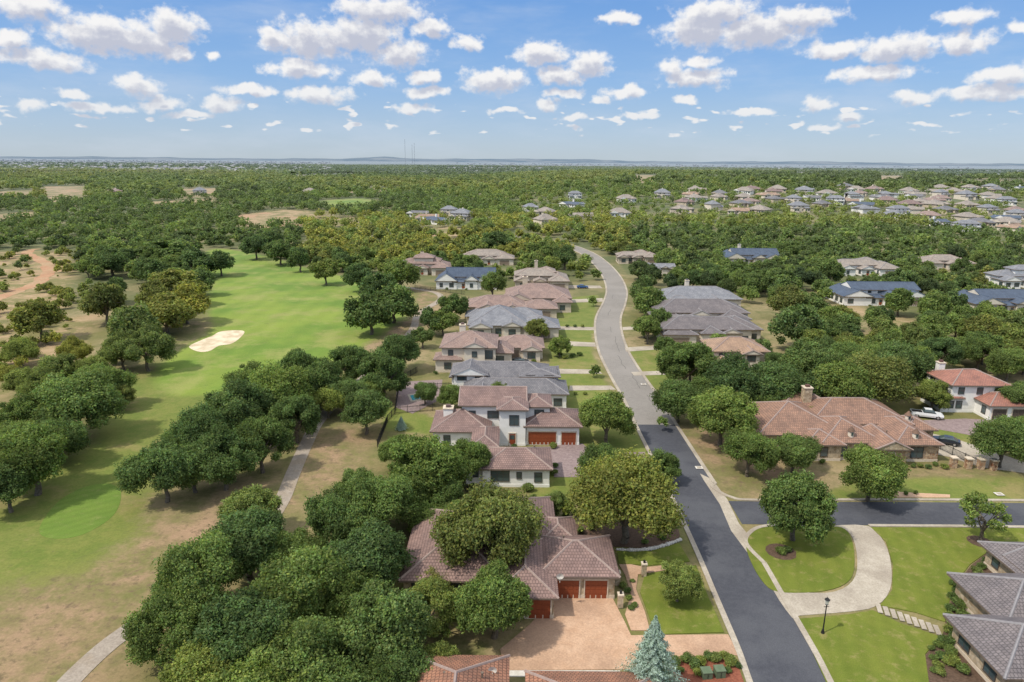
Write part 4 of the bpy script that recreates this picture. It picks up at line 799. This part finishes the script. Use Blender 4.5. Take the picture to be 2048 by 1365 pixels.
for (u,v) in ((1398,937),(1998,990),(1287,770)):
    x,y=G(u,v); b=MB(); b.box(-.6,.6,-.5,.5,0,.05); b.box(-.35,.35,-.3,.3,.05,.08,1); thing(obj('drain_cover',b.mesh('drain_cover',['rock','concrete']),None,(x,y,.12)),'pale concrete drain inlet beside the kerb','drain cover')
random.seed(3)
for i in range(26):
    tt=i/25; u=1235+tt*125; v=1101+9*math.sin(tt*3.1)-tt*20; x,y=G(u,v); s=random.uniform(.2,.34)
    b=MB(); b.cyl((0,0,-.05),(0,0,s*.5),s*1.0,s*.9,7); b.cyl((0,0,s*.5),(0,0,s*.85),s*.9,s*.4,7)
    thing(obj('edging_rock',b.mesh('edging_rock',['rock']),None,(x,y,.1),random.uniform(0,3)),'pale limestone edging rock around a planting bed','rock','edging rocks')
for (u,v) in ((1287,1152),(1240,1215),(1234,1170)):
    x,y=G(u,v); b=MB(); b.box(-.3,.3,-.3,.3,0,1.6); b.box(-.36,.36,-.36,.36,1.6,1.75,1); b.box(-.12,.12,-.12,.12,1.75,2.1,2); thing(obj('stone_pillar',b.mesh('stone_pillar',['stone','trim','iron']),None,(x,y,.08)),'limestone entry pillar with cap beside the driveway','pillar','stone pillars')
for (u,v) in ((1905,935),(1935,937),(1960,938),(1985,940)):
    x,y=G(u,v); b=MB(); b.box(-.45,.45,-.45,.45,0,1.7); b.box(-.55,.55,-.55,.55,1.7,1.9,1); thing(obj('stone_pillar',b.mesh('stone_pillar',['rust_stone','trim']),None,(x,y,.03)),'rust coloured stone gate pillar','pillar','stone pillars')
def fence(pts,label='black iron picket fence behind the houses',h=1.5):
    b=MB(); 
    for i in range(len(pts)-1):
        p=Vector((*pts[i],0));q=Vector((*pts[i+1],0)); L=(q-p).length; n=int(L/.25)
        b.beam(p+Vector((0,0,h*.9)),q+Vector((0,0,h*.9)),.05,.04); b.beam(p+Vector((0,0,.25)),q+Vector((0,0,.25)),.05,.04)
        for k in range(n+1):
            c=p.lerp(q,k/max(n,1)); w=.05 if k%10==0 else .018; b.box(c.x-w,c.x+w,c.y-w,c.y+w,0,h+(.1 if k%10==0 else 0))
    thing(obj('iron_fence',b.mesh('iron_fence',['iron'])),label,'fence','iron fences')
fence(GP([(755,895),(775,845),(790,828),(870,822)])); fence(GP([(790,830),(800,765),(835,745)])); fence(GP([(830,780),(925,778)])); fence(GP([(830,578),(880,584),(930,590)])); fence(GP([(1835,875),(1880,900),(1960,938)])); fence(GP([(905,935),(935,990)])); fence(GP([(930,640),(938,600)]))
# ---------------------------------------------------------------- vehicles
def car(u,v,rz,paintm,label,kind='sedan'):
    x,y=G(u,v); E=bpy.data.objects.new('parked_'+('truck' if kind=='truck' else 'car'),None); E.location=(x,y,.08); E.rotation_euler=(0,0,rz); link(E); thing(E,label,'truck' if kind=='truck' else 'car')
    def loft(st):
        b=MB(); vs=[];n=len(st)
        for (X,zb,zt,hw,hw2) in st: vs+=[(X,-hw*.92,zb),(X,-hw,zb+(zt-zb)*.45),(X,-hw2,zt),(X,hw2,zt),(X,hw,zb+(zt-zb)*.45),(X,hw*.92,zb)]
        fs=[]
        for i in range(n-1):
            for k in range(6): fs.append((i*6+k,i*6+(k+1)%6,(i+1)*6+(k+1)%6,(i+1)*6+k))
        fs+=[tuple(range(5,-1,-1)),tuple((n-1)*6+k for k in range(6))]; b.add(vs,fs); return b
    if kind=='truck':
        bs=[(-2.9,.5,1.15,.93,.9),(-2.85,.4,1.2,.98,.94),(-.6,.4,1.2,1,.95),(1.4,.4,1.2,1,.93),(2.6,.42,1.12,.97,.85),(2.9,.5,.95,.88,.78)]; gs=[(-.75,1.18,1.22,.93,.92),(-.6,1.18,1.85,.93,.75),(.9,1.18,1.85,.93,.75),(1.55,1.18,1.22,.93,.9)]; rf=(-.5,.8,1.86); wx=(-1.85,1.9)
    else:
        bs=[(-2.3,.45,.85,.8,.75),(-2.2,.3,.95,.88,.82),(-1.2,.28,1.0,.93,.85),(1.0,.28,.98,.93,.85),(2.0,.3,.82,.88,.78),(2.3,.42,.68,.78,.7)]; gs=[(-1.9,.95,1.0,.84,.82),(-1.1,.95,1.42,.84,.62),(.3,.95,1.42,.84,.62),(1.15,.95,1.0,.84,.8)]; rf=(-1.0,.25,1.43); wx=(-1.4,1.4)
    obj('body',loft(bs).mesh('body',[paintm]),E); obj('glass',loft(gs).mesh('glass',['glass']),E)
    b=MB(); b.box(rf[0],rf[1],-.62,.62,rf[2],rf[2]+.04); obj('roof_panel',b.mesh('roof_panel',[paintm]),E)
    if kind=='truck':
        b=MB(); b.box(-2.75,-.9,-.72,.72,1.215,1.225); obj('truck_bed',b.mesh('truck_bed',['iron']),E)
    for X in wx:
        for s in (-1,1):
            r=.36 if kind!='truck' else .42; b=MB(); b.cyl((X,s*.72,r),(X,s*.98,r),r,r,16); wo=obj('wheel',b.mesh('wheel',['rubber']),E); b=MB(); b.cyl((X,s*.9,r),(X,s*1.0,r),r*.6,r*.55,12); obj('rim',b.mesh('rim',['alloy']),wo)
    for s in (-1,1):
        b=MB(); b.box(bs[-1][0]-.12,bs[-1][0]+.02,s*.62-.16,s*.62+.16,.6,.75); obj('headlight',b.mesh('headlight',['lamp_clear']),E)
        b=MB(); b.box(bs[0][0]-.02,bs[0][0]+.1,s*.62-.14,s*.62+.14,.65,.82); obj('tail_light',b.mesh('tail_light',['lamp_red']),E)
car(1852,836,-.35,'car_white','white pickup truck parked on paved driveway','truck'); car(1890,888,2.6,'car_dark','dark sedan parked on concrete driveway'); car(1608,823,0.1,'car_grey','grey car parked behind a stone house')
car(1040,728,.1,'car_dark','dark sedan parked outside a garage'); car(1165,577,0,'car_blue','blue car parked on a driveway'); car(962,528,.2,'car_red','red car parked by a grey roofed house')
# ---------------------------------------------------------------- light
SUN_EL=math.radians(54); SUN_AZ=math.radians(-118)
sd=Vector((math.sin(SUN_AZ)*math.cos(SUN_EL),math.cos(SUN_AZ)*math.cos(SUN_EL),math.sin(SUN_EL)))
sun=bpy.data.lights.new('sun','SUN'); sun.energy=3.7; sun.angle=math.radians(1.8); sun.color=(1,.92,.79); so=bpy.data.objects.new('sun',sun); link(so); so.rotation_euler=(-sd).to_track_quat('-Z','Y').to_euler(); so.location=(0,0,200)
W=bpy.data.worlds.new('World'); scene.world=W; W.use_nodes=True; t=NT(W.node_tree); t.n.clear(); out=t.new('ShaderNodeOutputWorld'); bg=t.new('ShaderNodeBackground'); bg.inputs[1].default_value=.14; t.link(bg.outputs[0],out.inputs[0])
W.cycles.sampling_method='NONE'
sky=t.new('ShaderNodeTexSky',sky_type='NISHITA'); sky.sun_disc=False; sky.sun_elevation=SUN_EL; sky.sun_rotation=SUN_AZ; sky.altitude=200; sky.dust_density=.6; sky.ozone_density=2.5
CL=[(200,68,90,28),(290,85,62,25),(345,55,58,26),(60,15,54,20),(20,78,34,14),(80,117,78,15),(275,172,40,14),(355,108,25,13),(60,210,28,9),(190,215,58,8),(150,187,24,8),(320,208,44,12),(430,115,17,7),(440,208,43,14),(500,180,56,9),
(620,80,80,31),(720,72,90,33),(555,75,40,14),(800,108,62,23),(760,22,98,23),(860,60,46,14),(935,88,34,13),(600,138,72,15),(745,158,46,13),(850,152,36,11),(640,190,74,14),(855,185,43,11),(820,215,48,9),(990,160,76,20),(1085,108,62,18),(1180,132,45,22),(1120,148,54,17),(1130,185,40,9),(1095,205,24,11),(1250,187,42,11),(1200,200,22,8),
(1400,60,80,26),(1520,62,102,28),(1430,22,82,19),(1600,38,75,19),(1390,157,70,18),(1345,135,30,15),(1400,122,36,12),(1240,40,42,10),(1370,200,24,8),(1660,100,54,12),(1790,97,80,21),(1745,148,80,14),(1930,82,45,17),(1930,35,43,11),(1835,195,43,11),(1635,210,31,11),(1700,237,26,7),(2040,55,21,10),(2010,150,56,15),(1980,184,80,11),(1500,225,46,7),(1280,228,44,6),(1150,238,30,6),(380,232,44,6),(1650,255,26,6),(1010,222,34,6)]
gt=bpy.data.node_groups.new('CloudField','ShaderNodeTree'); gt.interface.new_socket('Vector',in_out='INPUT',socket_type='NodeSocketVector'); gt.interface.new_socket('Density',in_out='OUTPUT',socket_type='NodeSocketFloat')
T2=NT(gt); gi=T2.new('NodeGroupInput'); go=T2.new('NodeGroupOutput')
q0=gi.outputs[0]
st=T2.vmath('MULTIPLY',q0,(1,1.15,1)); nw=T2.new('ShaderNodeTexNoise'); T2.link(st,nw.inputs['Vector']); nw.inputs['Scale'].default_value=32; nw.inputs['Detail'].default_value=3; nw.inputs['Roughness'].default_value=.55
wv=T2.vmath('MULTIPLY',T2.vmath('SUBTRACT',nw.outputs['Color'],(.5,.5,.5)),(.030,.022,0)); q=T2.vmath('ADD',q0,wv); q=T2.vmath('MULTIPLY',q,(1,1,0))
fn=T2.noise(st,60,5,.57)
cur=None
for (u,v,rw,rh) in CL:
    d=ray(u,v); az=math.atan2(d.x,d.y); el=d.z/math.hypot(d.x,d.y); sx=F/(rw*1.08); sy=F/(rh*1.32)
    a=T2.vmath('MULTIPLY_ADD',q,(sx,sy,0),(-az*sx,-el*sy,0)); Ld=T2.vmath('LENGTH',a)
    cur=Ld if cur is None else T2.math('MINIMUM',cur,Ld)
sep2=T2.new('ShaderNodeSeparateXYZ'); T2.link(q0,sep2.inputs[0]); e2=sep2.outputs[1]
p2=T2.noise(T2.vmath('MULTIPLY',q0,(1,2.6,1)),38,2,.4)
b2=T2.math('MULTIPLY',T2.ss(e2,.10,.06),T2.ss(e2,.018,.04))
pf=T2.math('MULTIPLY',T2.math('SUBTRACT',p2,.605),T2.math('MULTIPLY',b2,7))
pf=T2.math('SUBTRACT',pf,T2.math('SUBTRACT',1.0,b2))
dens=T2.math('ADD',T2.math('MAXIMUM',T2.math('SUBTRACT',1.0,cur),pf),T2.math('MULTIPLY',T2.math('SUBTRACT',fn,.5),1.4))
T2.link(dens,go.inputs[0])
tc=t.new('ShaderNodeTexCoord'); dv=t.vmath('NORMALIZE',tc.outputs['Generated']); sx=t.new('ShaderNodeSeparateXYZ'); t.link(dv,sx.inputs[0])
az=t.math('ARCTAN2',sx.outputs[0],sx.outputs[1]); hl=t.math('SQRT',t.math('ADD',t.math('MULTIPLY',sx.outputs[0],sx.outputs[0]),t.math('MULTIPLY',sx.outputs[1],sx.outputs[1]))); el=t.math('DIVIDE',sx.outputs[2],t.math('MAXIMUM',hl,.01))
cb=t.new('ShaderNodeCombineXYZ'); t.link(az,cb.inputs[0]); t.link(el,cb.inputs[1]); qv=cb.outputs[0]
def fld(off):
    gn=t.new('ShaderNodeGroup'); gn.node_tree=gt; t.link(t.vmath('ADD',qv,off) if off else qv,gn.inputs[0]); return gn.outputs[0]
d0=fld(None); d1=fld((-.004,.0125,0))
mask=t.ss(d0,-.02,.55); shade=t.ss(d1,.0,.75)
wisp=t.math('MULTIPLY',t.ss(t.noise(t.vmath('MULTIPLY',qv,(1,4,1)),5,5,.6),.42,.75),.28)
ecol=t.new('ShaderNodeValToRGB'); t.link(t.math('MULTIPLY',el,4.0,clamp=True),ecol.inputs[0]); cr=ecol.color_ramp
cr.elements[0].position=0; cr.elements[0].color=(.36,.44,.52,1); cr.elements[1].position=.85; cr.elements[1].color=(.11,.265,.58,1)
e=cr.elements.new(.14); e.color=(.30,.41,.56,1); e=cr.elements.new(.42); e.color=(.185,.34,.60,1)
ek=t.vmath('SCALE',ecol.outputs[0]); ek.node.inputs[3].default_value=9.2
skyc=t.mix(.8,sky.outputs[0],ek)
skyc=t.mix(wisp,skyc,C(4.7,5.2,6.0))
cc_=t.mix(shade,C(6.8,6.7,6.6),C(3.9,4.05,4.75)); hz_=t.ss(el,.13,.02,0,.5); cc_=t.mix(hz_,cc_,C(4.6,5.0,5.5))
fin=t.mix(t.math('MULTIPLY',mask,.96),skyc,cc_)
ov=t.mix(t.ss(t.noise(dv,3,4,.6),.4,.6),C(5.8,6.3,7.2),C(9.3,9.3,9.4)) # unseen overhead cloud layer, added and brightened for fill light
fin=t.mix(t.ss(el,.3,.6),fin,ov)
t.link(fin,bg.inputs[0])
print('done',len(bpy.data.objects))
